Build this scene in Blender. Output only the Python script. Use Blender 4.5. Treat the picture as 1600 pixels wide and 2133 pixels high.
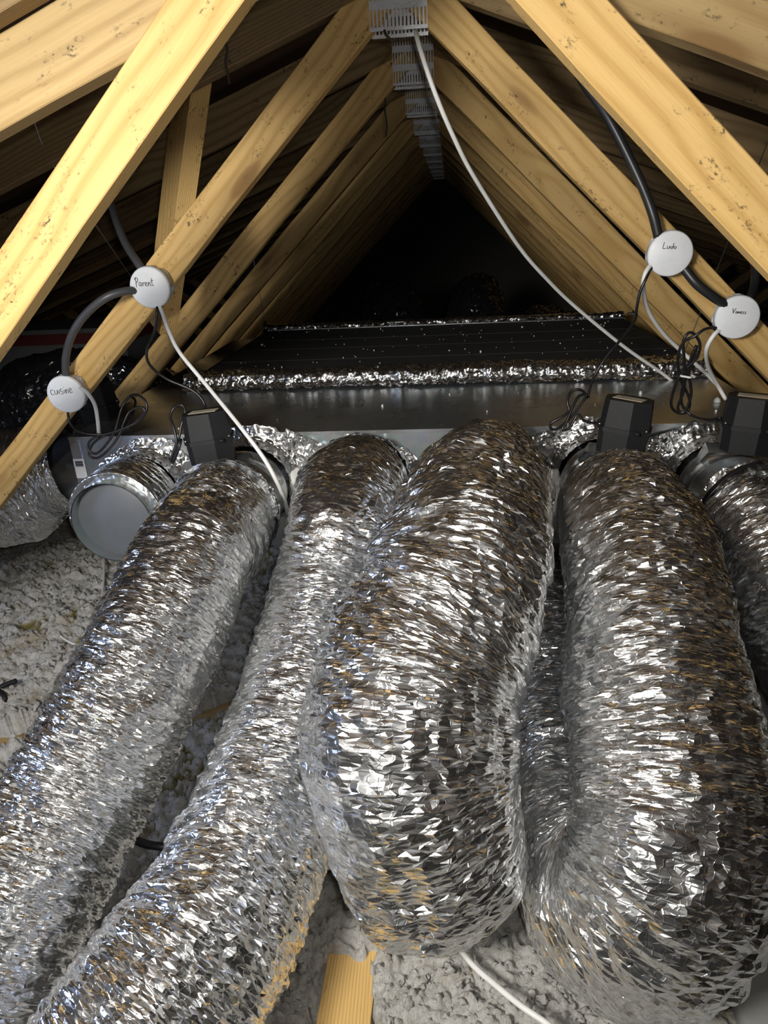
import bpy, bmesh, math, random
import numpy as np
from mathutils import Vector, Matrix

scene = bpy.context.scene
for o in list(bpy.data.objects):
    bpy.data.objects.remove(o, do_unlink=True)
COL = scene.collection

# ------------------------------------------------------------------ camera
FPX, CX, CY = 1479.0, 800.0, 1066.5
CAM = np.array([0.0, 0.0, 1.04])
FWD = np.array([-0.0952, 0.9187, -0.3832]); FWD /= np.linalg.norm(FWD)
RGT = np.array([0.9953, 0.0842, -0.0474]); RGT -= FWD * (RGT @ FWD); RGT /= np.linalg.norm(RGT)
UPV = np.cross(RGT, FWD)
cd = bpy.data.cameras.new('camera'); cam = bpy.data.objects.new('camera', cd); COL.objects.link(cam)
cd.sensor_fit = 'VERTICAL'; cd.sensor_height = 36.0; cd.lens = FPX / 2133.0 * 36.0
cd.clip_start = 0.02; cd.clip_end = 60
m = Matrix.Identity(4)
for i in range(3):
    m[i][0] = RGT[i]; m[i][1] = UPV[i]; m[i][2] = -FWD[i]; m[i][3] = CAM[i]
cam.matrix_world = m
scene.camera = cam

# ------------------------------------------------------------------ world, light, exposure
w = bpy.data.worlds.new('dark_loft'); scene.world = w; w.use_nodes = True
w.node_tree.nodes['Background'].inputs[0].default_value = (0.55, 0.62, 0.75, 1)
w.node_tree.nodes['Background'].inputs[1].default_value = 0.004


def area(name, loc, target, size, power, col, spread=180):
    l = bpy.data.lights.new(name, 'AREA'); l.shape = 'DISK'; l.size = size; l.energy = power; l.color = col
    l.spread = math.radians(spread)
    o = bpy.data.objects.new(name, l); COL.objects.link(o)
    o.location = loc
    o.rotation_euler = (Vector(target) - Vector(loc)).to_track_quat('-Z', 'Y').to_euler()
    return o


area('work_lamp', (-0.55, -0.20, 1.20), (-0.1, 1.5, 0.42), 0.28, 15.5, (1.0, 0.97, 0.91), 124)
area('blue_side_fill', (-1.95, 0.40, 0.80), (-0.4, 1.0, 0.25), 0.55, 5.5, (0.55, 0.68, 1.0), 150)  # added bluish light for the ducts' left flanks; no eaves opening exists
area('camera_fill', (0.03, -0.01, 1.07), (0.0, 1.6, 0.5), 0.03, 2.0, (1.0, 0.97, 0.92), 150)  # weak frontal fill added beside the camera to lift upper and far timbers
vs = scene.view_settings
vs.view_transform = 'Standard'; vs.look = 'None'; vs.exposure = 0.0; vs.gamma = 1.0; vs.use_curve_mapping = False
scene.cycles.max_bounces = 6; scene.cycles.glossy_bounces = 4; scene.cycles.diffuse_bounces = 3
scene.cycles.sample_clamp_indirect = 4.0; scene.cycles.use_light_tree = False
scene.cycles.adaptive_threshold = 0.06; scene.cycles.adaptive_min_samples = 16; scene.cycles.debug_use_spatial_splits = True


# ------------------------------------------------------------------ helpers
def at(x, y, Y):                      # the point of the loft seen at photo pixel x, y that lies at distance Y along the ridge
    d = FWD + RGT * (x - CX) / FPX - UPV * (y - CY) / FPX
    return CAM + d * (Y / d[1])


def atz(x, y, Z):
    d = FWD + RGT * (x - CX) / FPX - UPV * (y - CY) / FPX
    return CAM + d * ((Z - CAM[2]) / d[2])


def atd(x, y, D):
    return CAM + (FWD + RGT * (x - CX) / FPX - UPV * (y - CY) / FPX) * D


def link(o, parent=None):
    COL.objects.link(o)
    if parent is not None:
        o.parent = parent
    return o


def tag(o, label=None, cat=None, group=None, kind=None):
    if label: o['label'] = label
    if cat: o['category'] = cat
    if group: o['group'] = group
    if kind: o['kind'] = kind
    return o


def empty(name, loc=(0, 0, 0), label=None, cat=None, group=None, kind=None):
    o = bpy.data.objects.new(name, None); COL.objects.link(o); o.location = loc
    o.empty_display_size = 0.05
    return tag(o, label, cat, group, kind)


def mesh_np(name, v, f, mat, smooth=True, uv=None):
    """v (n,3), f (k,4) or list"""
    me = bpy.data.meshes.new(name)
    f = np.asarray(f)
    k, q = f.shape
    me.vertices.add(len(v)); me.vertices.foreach_set('co', np.asarray(v, np.float32).ravel())
    me.loops.add(k * q); me.loops.foreach_set('vertex_index', f.astype(np.int32).ravel())
    me.polygons.add(k); me.polygons.foreach_set('loop_start', np.arange(0, k * q, q, dtype=np.int32))
    try:
        me.polygons.foreach_set('loop_total', np.full(k, q, dtype=np.int32))
    except Exception:
        pass
    if uv is not None:
        l = me.uv_layers.new(name='UVMap')
        l.data.foreach_set('uv', np.asarray(uv, np.float32).ravel())
    me.update(calc_edges=True); me.validate()
    me.polygons.foreach_set('use_smooth', np.full(len(me.polygons), bool(smooth)))
    me.materials.append(mat)
    return me


def bm_obj(name, bm, mat, parent=None, smooth=False, bevel=0.0, seg=1, loc=None):
    if bevel:
        bmesh.ops.bevel(bm, geom=[e for e in bm.edges if len(e.link_faces) == 2 and e.calc_face_angle(0) > 0.5],
                        offset=bevel, segments=seg, affect='EDGES', profile=0.5)
    bmesh.ops.recalc_face_normals(bm, faces=bm.faces)
    me = bpy.data.meshes.new(name); bm.to_mesh(me); bm.free()
    for p in me.polygons: p.use_smooth = smooth
    for mm in (mat if isinstance(mat, (list, tuple)) else [mat]): me.materials.append(mm)
    o = bpy.data.objects.new(name, me); link(o, parent)
    if loc is not None: o.location = loc
    return o


def box_bm(x0, x1, y0, y1, z0, z1, bm=None):
    bm = bm or bmesh.new()
    vs_ = [bm.verts.new((x, y, z)) for x in (x0, x1) for y in (y0, y1) for z in (z0, z1)]
    for q in ((0, 1, 3, 2), (4, 6, 7, 5), (0, 4, 5, 1), (2, 3, 7, 6), (0, 2, 6, 4), (1, 5, 7, 3)):
        bm.faces.new([vs_[i] for i in q])
    return bm


def prism_bm(poly, z0, z1, bm=None, scale=1.0):
    bm = bm or bmesh.new()
    a = [bm.verts.new((x, y, z0)) for x, y in poly]
    b = [bm.verts.new((x * scale, y * scale, z1)) for x, y in poly]
    n = len(poly)
    bm.faces.new(a[::-1]); bm.faces.new(b)
    for i in range(n):
        bm.faces.new((a[i], a[(i + 1) % n], b[(i + 1) % n], b[i]))
    return bm


def lathe_bm(prof, n=48, bm=None, closed=False):
    """profile of (r, z) about local Z"""
    bm = bm or bmesh.new()
    rings = []
    for r, z in prof:
        if r < 1e-6:
            rings.append([bm.verts.new((0, 0, z))])
        else:
            rings.append([bm.verts.new((r * math.cos(2 * math.pi * i / n), r * math.sin(2 * math.pi * i / n), z)) for i in range(n)])
    for a, b in zip(rings, rings[1:]):
        for i in range(n):
            j = (i + 1) % n
            if len(a) == 1 and len(b) == 1: continue
            if len(a) == 1: bm.faces.new((a[0], b[i], b[j]))
            elif len(b) == 1: bm.faces.new((a[i], a[j], b[0]))
            else: bm.faces.new((a[i], a[j], b[j], b[i]))
    return bm


def catmull(P, step):
    P = np.asarray(P, float)
    Q = np.vstack([2 * P[0] - P[1], P, 2 * P[-1] - P[-2]])
    out = []
    for i in range(1, len(Q) - 2):
        t = np.linspace(0, 1, 40, endpoint=False)[:, None]
        p0, p1, p2, p3 = Q[i - 1], Q[i], Q[i + 1], Q[i + 2]
        out.append(0.5 * ((2 * p1) + (-p0 + p2) * t + (2 * p0 - 5 * p1 + 4 * p2 - p3) * t ** 2 + (-p0 + 3 * p1 - 3 * p2 + p3) * t ** 3))
    out = np.vstack(out + [P[-1:]])
    d = np.r_[0, np.cumsum(np.linalg.norm(np.diff(out[:, :3], axis=0), axis=1))]
    n = max(4, int(d[-1] / step))
    s = np.linspace(0, d[-1], n)
    return np.stack([np.interp(s, d, out[:, k]) for k in range(out.shape[1])], 1), s


def frames(P, ref=(0, 0, 1)):
    T = np.gradient(P, axis=0); T /= np.linalg.norm(T, axis=1)[:, None]
    N = np.zeros_like(T)
    n = np.asarray(ref, float); n = n - T[0] * (n @ T[0])
    if np.linalg.norm(n) < 1e-3: n = np.array([0, 1.0, 0]) - T[0] * T[0][1]
    n /= np.linalg.norm(n)
    for i in range(len(T)):
        n = n - T[i] * (n @ T[i]); n /= np.linalg.norm(n); N[i] = n
    return T, N, np.cross(T, N)


def _h(ix, iy, iz, seed):
    h = (ix * 374761393 + iy * 668265263 + iz * 2147483647 + seed * 1274126177) & 0xFFFFFFFF
    h = ((h ^ (h >> 13)) * 1274126177) & 0xFFFFFFFF
    h = ((h ^ (h >> 15)) * 2246822519) & 0xFFFFFFFF
    return ((h ^ (h >> 16)) & 0xFFFFFF) / 8388608.0 - 1.0


def vnoise(x, y, z, seed=0):
    x, y, z = np.broadcast_arrays(x, y, z)
    fx, fy, fz = np.floor(x), np.floor(y), np.floor(z)
    ix, iy, iz = fx.astype(np.int64), fy.astype(np.int64), fz.astype(np.int64)
    u, v, t = x - fx, y - fy, z - fz
    u = u * u * u * (u * (u * 6 - 15) + 10); v = v * v * v * (v * (v * 6 - 15) + 10); t = t * t * t * (t * (t * 6 - 15) + 10)
    r = 0
    for dx in (0, 1):
        for dy in (0, 1):
            for dz in (0, 1):
                r = r + _h(ix + dx, iy + dy, iz + dz, seed) * (u if dx else 1 - u) * (v if dy else 1 - v) * (t if dz else 1 - t)
    return r


def tube(name, pts, r, mat, parent=None, step=0.006, n=10, flat=None):
    """round cable along points (cubic spline), capped"""
    P, s = catmull(np.asarray(pts, float), step)
    T, N, B = frames(P)
    th = np.linspace(0, 2 * np.pi, n, endpoint=False)
    ring = (N[:, None] * np.cos(th)[None, :, None] + B[:, None] * np.sin(th)[None, :, None]) * r
    if flat: ring = ring * np.array(flat)
    V = (P[:, None] + ring).reshape(-1, 3)
    k = len(P)
    i, j = np.meshgrid(np.arange(k - 1), np.arange(n), indexing='ij')
    a = i * n + j; b = i * n + (j + 1) % n
    F = np.stack([a, b, b + n, a + n], -1).reshape(-1, 4)
    V = np.vstack([V, P[0], P[-1]])
    c0, c1 = k * n, k * n + 1
    jj = np.arange(0, n, 2)
    F = np.vstack([F, np.stack([np.full(len(jj), c0), (jj + 2) % n, (jj + 1) % n, jj], 1),
                   np.stack([np.full(len(jj), c1), (k - 1) * n + jj, (k - 1) * n + (jj + 1) % n, (k - 1) * n + (jj + 2) % n], 1)])
    me = mesh_np(name, V, F, mat)
    o = bpy.data.objects.new(name, me)
    return link(o, parent)


# ------------------------------------------------------------------ materials
class NT:
    def __init__(s, name):
        s.m = bpy.data.materials.new(name); s.m.use_nodes = True; s.t = s.m.node_tree
        s.b = s.t.nodes['Principled BSDF']
    def n(s, typ, **kw):
        nd = s.t.nodes.new(typ)
        for k, v in kw.items():
            if k in ('op',): nd.operation = v
            elif hasattr(nd, k): setattr(nd, k, v)
        return nd
    def l(s, a, b): s.t.links.new(a, b)
    def math(s, op, a, b=None, clamp=False):
        nd = s.t.nodes.new('ShaderNodeMath'); nd.operation = op; nd.use_clamp = clamp
        for i, q in enumerate((a, b)):
            if q is None: continue
            if isinstance(q, (int, float)): nd.inputs[i].default_value = q
            else: s.l(q, nd.inputs[i])
        return nd.outputs[0]
    def noise(s, vec, scale, detail=3, rough=0.55, dist=0.0):
        nd = s.t.nodes.new('ShaderNodeTexNoise'); nd.inputs['Scale'].default_value = scale
        nd.inputs['Detail'].default_value = detail; nd.inputs['Roughness'].default_value = rough
        nd.inputs['Distortion'].default_value = dist
        s.l(vec, nd.inputs['Vector']); return nd
    def map(s, vec, sc, loc=(0, 0, 0), rot=(0, 0, 0)):
        nd = s.t.nodes.new('ShaderNodeMapping'); nd.inputs['Scale'].default_value = sc
        nd.inputs['Location'].default_value = loc; nd.inputs['Rotation'].default_value = rot
        s.l(vec, nd.inputs['Vector']); return nd.outputs[0]
    def ramp(s, fac, stops):
        nd = s.t.nodes.new('ShaderNodeValToRGB'); e = nd.color_ramp.elements
        while len(e) < len(stops): e.new(0.5)
        for k, (p, c) in enumerate(stops):
            e[k].position = p; e[k].color = (*c, 1) if len(c) == 3 else c
        s.l(fac, nd.inputs[0]); return nd.outputs[0]
    def mix(s, fac, a, b, typ='MIX'):
        nd = s.t.nodes.new('ShaderNodeMix'); nd.data_type = 'RGBA'; nd.blend_type = typ
        for i, q in ((0, fac), (6, a), (7, b)):
            if isinstance(q, (int, float)): nd.inputs[i].default_value = q
            elif isinstance(q, tuple): nd.inputs[i].default_value = (*q, 1)
            else: s.l(q, nd.inputs[i])
        return nd.outputs[2]
    def bump(s, h, strength, dist, normal=None):
        nd = s.t.nodes.new('ShaderNodeBump'); nd.inputs['Strength'].default_value = strength
        nd.inputs['Distance'].default_value = dist; s.l(h, nd.inputs['Height'])
        if normal is not None: s.l(normal, nd.inputs['Normal'])
        return nd.outputs[0]
    def coord(s, which='Object'):
        nd = s.t.nodes.new('ShaderNodeTexCoord'); return nd.outputs[which]


def plain(name, col, rough=0.5, metal=0.0, spec=0.5, bump=0.0, bscale=200, coat=0.0):
    q = NT(name); q.b.inputs['Roughness'].default_value = rough; q.b.inputs['Metallic'].default_value = metal
    q.b.inputs['Specular IOR Level'].default_value = spec; q.b.inputs['Coat Weight'].default_value = coat
    c = q.coord()
    nz = q.noise(c, 30, 4)
    dark = tuple(x * 0.82 for x in col)
    q.l(q.mix(nz.outputs[0], dark, tuple(min(1, x * 1.08) for x in col)), q.b.inputs['Base Color'])
    if bump:
        q.l(q.bump(q.noise(c, bscale, 3).outputs[0], bump, 0.002), q.b.inputs['Normal'])
    return q.m


def wood(name, light, dark, grain=1.0, dirt=0.35, knots=True):
    q = NT(name)
    c = q.coord()
    info = q.n('ShaderNodeObjectInfo')
    off = q.n('ShaderNodeVectorMath'); off.operation = 'SCALE'
    comb = q.n('ShaderNodeCombineXYZ'); comb.inputs[0].default_value = 7.3; comb.inputs[1].default_value = 3.1; comb.inputs[2].default_value = 0.7
    q.l(comb.outputs[0], off.inputs[0]); q.l(info.outputs['Random'], off.inputs['Scale'])
    add = q.n('ShaderNodeVectorMath'); add.operation = 'ADD'; q.l(c, add.inputs[0]); q.l(off.outputs[0], add.inputs[1])
    v = add.outputs[0]
    warp = q.noise(q.map(v, (1.6, 5, 5)), 1.0, 2)
    sep = q.n('ShaderNodeSeparateXYZ'); q.l(v, sep.inputs[0])
    # growth rings: distance from a pith line that wanders along the member
    ry = q.math('ADD', q.math('MULTIPLY', sep.outputs[1], 1.0), q.math('MULTIPLY', warp.outputs[0], 0.03))
    rz = q.math('ADD', sep.outputs[2], q.math('MULTIPLY', q.noise(q.map(v, (1.1, 3, 3), (3, 1, 2)), 1.0, 1).outputs[0], 0.035))
    rad = q.math('SQRT', q.math('ADD', q.math('MULTIPLY', ry, ry), q.math('MULTIPLY', rz, rz)))
    ring = q.math('SINE', q.math('MULTIPLY', rad, 1350 * grain))
    ring = q.math('MULTIPLY', q.math('ADD', ring, 1.0), 0.5)
    fib = q.noise(q.map(v, (10, 420, 420)), 1.0, 3, 0.6)
    g = q.math('ADD', q.math('MULTIPLY', q.math('POWER', ring, 2.0), 0.38), q.math('MULTIPLY', fib.outputs[0], 0.55))
    col = q.ramp(g, [(0.12, light), (0.75, dark)])
    big = q.noise(q.map(v, (2.5, 10, 10)), 1.0, 3)
    col = q.mix(q.math('MULTIPLY', q.math('SUBTRACT', big.outputs[0], 0.45, True), 1.6, True), col, tuple(x * 0.72 for x in light), 'MIX')
    if knots:
        vo = q.n('ShaderNodeTexVoronoi'); vo.inputs['Scale'].default_value = 1.0
        q.l(q.map(v, (3.2, 11, 11)), vo.inputs['Vector'])
        k = q.ramp(vo.outputs['Distance'], [(0.0, (1, 1, 1)), (0.11, (0.8, 0.8, 0.8)), (0.17, (0, 0, 0))])
        col = q.mix(k, col, (0.20, 0.085, 0.035))
        halo = q.ramp(vo.outputs['Distance'], [(0.1, (0.6, 0.6, 0.6)), (0.34, (0, 0, 0))])
        col = q.mix(halo, col, tuple(x * 0.75 for x in dark))
    d1 = q.noise(q.map(v, (16, 30, 30)), 1.0, 5, 0.7)
    dm = q.ramp(d1.outputs[0], [(0.54, (0, 0, 0)), (0.66, (1, 1, 1))])
    d2 = q.noise(q.map(v, (110, 190, 190)), 1.0, 4, 0.7)
    dm2 = q.ramp(d2.outputs[0], [(0.52, (0, 0, 0)), (0.62, (1, 1, 1))])
    col = q.mix(q.math('MULTIPLY', q.math('MULTIPLY', dm, dm2), dirt), col, (0.035, 0.026, 0.018))
    hv = q.n('ShaderNodeHueSaturation'); q.l(col, hv.inputs['Color'])
    q.l(q.math('ADD', q.math('MULTIPLY', info.outputs['Random'], 0.3), 0.84), hv.inputs['Value'])
    q.l(hv.outputs[0], q.b.inputs['Base Color'])
    q.b.inputs['Roughness'].default_value = 0.62; q.b.inputs['Specular IOR Level'].default_value = 0.25
    q.l(q.bump(g, 0.35, 0.0012), q.b.inputs['Normal'])
    return q.m


def foil(name, col=(0.91, 0.92, 0.93), rough=0.11, facet=0.20, scrim=0.4, metal=1.0, cells=((150, 15), (330, 80)), sheen=0.15):
    """crumpled foil: every crease-bounded facet leans its own way; a thread scrim stands up in thin lines"""
    q = NT(name)
    uv = q.coord('UV')
    geo = q.n('ShaderNodeNewGeometry')
    warp = q.noise(q.map(uv, (30, 30, 1)), 1.0, 2); warp.noise_dimensions = '2D'
    wv = q.n('ShaderNodeVectorMath'); wv.operation = 'SCALE'; wv.inputs['Scale'].default_value = 0.016
    q.l(warp.outputs['Color'], wv.inputs[0])
    uvw = q.n('ShaderNodeVectorMath'); uvw.operation = 'ADD'; q.l(uv, uvw.inputs[0]); q.l(wv.outputs[0], uvw.inputs[1])
    calm = q.noise(q.map(uv, (5, 9, 1)), 1.0, 2); calm.noise_dimensions = '2D'
    calm_f = q.ramp(calm.outputs[0], [(0.38, (0.35, 0.35, 0.35)), (0.62, (1, 1, 1))])
    acc = geo.outputs['Normal']
    for (su, sv), k in zip(cells, (facet, facet * 0.55)):
        vo = q.n('ShaderNodeTexVoronoi'); vo.inputs['Scale'].default_value = 1.0
        vo.voronoi_dimensions = '2D'
        q.l(q.map(uvw.outputs[0], (su, sv, 1)), vo.inputs['Vector'])
        sb = q.n('ShaderNodeVectorMath'); sb.operation = 'SUBTRACT'; q.l(vo.outputs['Color'], sb.inputs[0]); sb.inputs[1].default_value = (0.5, 0.5, 0.5)
        sl = q.n('ShaderNodeVectorMath'); sl.operation = 'SCALE'; q.l(q.math('MULTIPLY', calm_f, k), sl.inputs['Scale']); q.l(sb.outputs[0], sl.inputs[0])
        ad = q.n('ShaderNodeVectorMath'); ad.operation = 'ADD'; q.l(acc, ad.inputs[0]); q.l(sl.outputs[0], ad.inputs[1])
        acc = ad.outputs[0]
    nm = q.n('ShaderNodeVectorMath'); nm.operation = 'NORMALIZE'; q.l(acc, nm.inputs[0])
    nb = nm.outputs[0]
    if scrim:
        sep = q.n('ShaderNodeSeparateXYZ'); q.l(uv, sep.inputs[0])
        h = None
        for ax in (0, 1):
            fr = q.math('FRACT', q.math('MULTIPLY', sep.outputs[ax], 1 / 0.0115))
            ln = q.math('SUBTRACT', 1.0, q.math('MULTIPLY', q.math('ABSOLUTE', q.math('SUBTRACT', fr, 0.5)), 13.0), True)
            h = ln if h is None else q.math('MAXIMUM', h, ln)
        nb = q.bump(h, 0.5 * scrim, 0.0012, nb)
    q.l(nb, q.b.inputs['Normal'])
    q.b.inputs['Metallic'].default_value = metal
    q.b.inputs['Base Color'].default_value = (*col, 1)
    q.b.inputs['Roughness'].default_value = rough
    if metal < 0.5:
        q.b.inputs['Coat Weight'].default_value = 1.0; q.b.inputs['Coat Roughness'].default_value = 0.035; q.b.inputs['Coat IOR'].default_value = 1.7
    if metal > 0.5:      # the rolled foil also scatters a broad sheen
        g2 = q.n('ShaderNodeBsdfAnisotropic'); g2.inputs["Roughness"].default_value = 0.42
        g2.inputs['Color'].default_value = (*col, 1); q.l(nb, g2.inputs['Normal'])
        mx = q.n('ShaderNodeMixShader'); mx.inputs[0].default_value = sheen
        q.l(q.b.outputs[0], mx.inputs[1]); q.l(g2.outputs[0], mx.inputs[2])
        q.l(mx.outputs[0], q.t.nodes['Material Output'].inputs['Surface'])
    return q.m


def galv(name, rough=0.33, col=(0.62, 0.66, 0.68)):
    q = NT(name); c = q.coord()
    vo = q.n('ShaderNodeTexVoronoi'); vo.inputs['Scale'].default_value = 55; q.l(c, vo.inputs['Vector'])
    g = q.noise(c, 8, 4)
    cc = q.mix(q.math('MULTIPLY', g.outputs[0], 0.6), col, tuple(x * 0.78 for x in col))
    q.l(q.mix(0.1, cc, vo.outputs['Color'], 'OVERLAY'), q.b.inputs['Base Color'])
    q.b.inputs['Metallic'].default_value = 0.92
    q.l(q.math('ADD', q.math('MULTIPLY', g.outputs[0], 0.22), rough - 0.1), q.b.inputs['Roughness'])
    q.l(q.bump(q.noise(q.map(c, (3, 3, 3)), 1.0, 2).outputs[0], 0.12, 0.02), q.b.inputs['Normal'])
    return q.m


M = {}
M['pine'] = wood('pine', (0.71, 0.475, 0.19), (0.50, 0.30, 0.095), dirt=0.95)
M['pine_old'] = wood('pine_old', (0.30, 0.205, 0.10), (0.16, 0.10, 0.042), dirt=1.0)
M['pine_mid'] = wood('pine_mid', (0.50, 0.36, 0.17), (0.32, 0.21, 0.085), dirt=1.0)
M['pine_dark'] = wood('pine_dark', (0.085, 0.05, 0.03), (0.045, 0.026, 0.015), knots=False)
M['foil'] = foil('duct_foil')
M['foil_tape'] = foil('foil_tape', rough=0.14, facet=0.6, scrim=0, cells=((120, 90), (320, 260)))
M['foil_dull'] = foil('foil_dull', col=(0.80, 0.81, 0.82), rough=0.22, facet=0.35, scrim=0, cells=((60, 40), (200, 160)))
M['black_film'] = foil('black_film', col=(0.010, 0.010, 0.012), rough=0.16, facet=0.5, scrim=0, metal=0.0, cells=((45, 40), (90, 80)))
M['galv'] = galv('galvanised_steel', 0.28)
M['zinc_bright'] = galv('bright_zinc', 0.24, (0.75, 0.78, 0.8))
M['steel'] = plain('steel', (0.55, 0.56, 0.57), 0.3, 1.0)
M['plate'] = plain('nail_plate_steel', (0.62, 0.63, 0.65), 0.5, 0.75, bump=0.2)
M['white_pvc'] = plain('white_pvc', (0.78, 0.80, 0.83), 0.42)
M['white_cable'] = plain('white_cable', (0.80, 0.80, 0.78), 0.4)
M['grey_pvc'] = plain('grey_pvc', (0.60, 0.61, 0.63), 0.45)
M['ink'] = plain('ink', (0.012, 0.012, 0.02), 0.6)
M['black_cable'] = plain('black_cable', (0.012, 0.012, 0.013), 0.32)
M['black_conduit'] = plain('black_conduit', (0.022, 0.022, 0.024), 0.38)
M['grey_conduit'] = plain('grey_conduit', (0.06, 0.06, 0.065), 0.4)
M['black_plastic'] = plain('black_plastic', (0.012, 0.0125, 0.014), 0.55, spec=0.3, bump=0.15, bscale=600)
M['label'] = plain('label_paper', (0.62, 0.55, 0.42), 0.6)
M['label_white'] = plain('label_white', (0.75, 0.74, 0.72), 0.5)
M['cap_grey'] = plain('cap_grey', (0.125, 0.135, 0.15), 0.5)
M['panel_dark'] = plain('panel_dark', (0.05, 0.05, 0.052), 0.85, spec=0.2, bump=0.3, bscale=300)
M['masonry'] = plain('masonry', (0.13, 0.12, 0.115), 0.85, bump=0.4, bscale=40)
M['crumb'] = plain('crumb', (0.72, 0.70, 0.64), 0.9)
M['wool'] = plain('glass_wool', (0.80, 0.80, 0.76), 0.95, bump=0.6, bscale=300)
M['red'] = plain('red_print', (0.10, 0.012, 0.008), 0.7)
M['carton'] = plain('carton', (0.12, 0.125, 0.13), 0.8)
M['board_white'] = plain('board_white', (0.55, 0.55, 0.53), 0.7)
M['cobweb'] = plain('cobweb_dirt', (0.06, 0.05, 0.04), 0.95)


def fluff_mat():
    q = NT('blown_insulation'); c = q.coord()
    at_ = q.n('ShaderNodeAttribute'); at_.attribute_name = 'height'
    n1 = q.noise(c, 130, 5, 0.75); n2 = q.noise(c, 9, 4, 0.6); n3 = q.noise(c, 3.2, 3)
    base = q.ramp(n1.outputs[0], [(0.32, (0.52, 0.50, 0.45)), (0.52, (0.78, 0.76, 0.72)), (0.7, (0.84, 0.83, 0.79))])
    # tawny stains, and the yellow-green mineral wool bare between the flakes
    st = q.ramp(n2.outputs[0], [(0.60, (0, 0, 0)), (0.72, (0.6, 0.6, 0.6))])
    base = q.mix(st, base, (0.48, 0.36, 0.19))
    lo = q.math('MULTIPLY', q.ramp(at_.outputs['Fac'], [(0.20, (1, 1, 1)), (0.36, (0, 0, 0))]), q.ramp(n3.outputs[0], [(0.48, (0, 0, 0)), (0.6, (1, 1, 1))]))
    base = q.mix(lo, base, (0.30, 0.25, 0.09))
    q.l(base, q.b.inputs['Base Color'])
    q.b.inputs['Roughness'].default_value = 1.0; q.b.inputs['Specular IOR Level'].default_value = 0.05
    q.l(q.bump(q.noise(c, 260, 5, 0.75).outputs[0], 1.0, 0.006), q.b.inputs['Normal'])
    return q.m


M['fluff'] = fluff_mat()

# ------------------------------------------------------------------ roof, walls, floor
RX = -0.087                      # ridge line
PITCH = math.radians(20)
YB, YF = -2.2, 8.6               # ends of the loft


def slab(name, pts, thick, mat, kind='structure', label=None, cat=None):
    bm = bmesh.new()
    a = [bm.verts.new(p) for p in pts]
    n = (Vector(pts[1]) - Vector(pts[0])).cross(Vector(pts[2]) - Vector(pts[0])).normalized() * thick
    b = [bm.verts.new(Vector(p) + n) for p in pts]
    bm.faces.new(a); bm.faces.new(b[::-1])
    for i in range(4): bm.faces.new((a[i], b[i], b[(i + 1) % 4], a[(i + 1) % 4]))
    o = bm_obj(name, bm, mat); tag(o, label, cat, None, kind)
    return o


ZR = 1.60                        # underside of the roof boards at the ridge
HW = 4.1
zl = ZR - HW * math.tan(PITCH)
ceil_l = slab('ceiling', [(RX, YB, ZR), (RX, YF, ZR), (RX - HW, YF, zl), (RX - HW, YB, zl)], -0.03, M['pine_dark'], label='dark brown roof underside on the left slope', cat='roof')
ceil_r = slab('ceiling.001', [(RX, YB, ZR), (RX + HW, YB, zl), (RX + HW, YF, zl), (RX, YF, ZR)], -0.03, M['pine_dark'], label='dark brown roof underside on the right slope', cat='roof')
bmB = box_bm(-0.02, 0.02, YB, YF, -0.014, 0.014)
batten_me = None
for side, par in ((-1, ceil_l), (1, ceil_r)):
    for k in range(9):
        d = 0.22 + 0.40 * k
        if batten_me is None:
            b = bm_obj('batten', bmB, M['pine_old'], par); batten_me = b.data
        else:
            b = link(bpy.data.objects.new('batten', batten_me), par)
        b.location = (RX + side * d * math.cos(PITCH), 0, ZR - d * math.sin(PITCH) - 0.017)
        b.rotation_euler = (0, side * PITCH, 0)
wall = bm_obj('wall_back', box_bm(RX - HW, RX + HW, YF, YF + 0.1, -0.3, 2.2), M['masonry']); tag(wall, 'dark masonry gable wall at far end of loft', 'wall', None, 'structure')
fl = bm_obj('floor', box_bm(-5, 5, YB, YF, -0.24, -0.2), M['board_white']); tag(fl, 'loft floor boards beneath the insulation', 'floor', None, 'structure')

# ------------------------------------------------------------------ roof trusses
MEM = {}


def member(parent, name, p0, p1, width, thick, mat, y=0.0, up=True):
    """timber from p0 to p1 (x, z of the TOP edge line), width below it, thickness along y"""
    dx, dz = p1[0] - p0[0], p1[1] - p0[1]
    L = math.hypot(dx, dz)
    bm = box_bm(0, L, 0, thick, -width, 0)
    rnd = random.Random(hash((round(L, 3), width)) & 0xffff)
    bmesh.ops.subdivide_edges(bm, edges=[e for e in bm.edges if abs(e.verts[0].co.x - e.verts[1].co.x) > 0.1], cuts=24)
    for v in bm.verts:
        if 0.01 < v.co.x < L - 0.01:
            v.co.z += 0.0011 * math.sin(v.co.x * 9 + (0 if v.co.z < -width / 2 else 2)) + rnd.uniform(-.0006, .0006)
    o = bm_obj(name, bm, mat, parent, bevel=0.0015)
    a = math.atan2(dz, dx)
    o.location = (p0[0], y, p0[1]); o.rotation_euler = (0, -a, 0)
    return o


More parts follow.
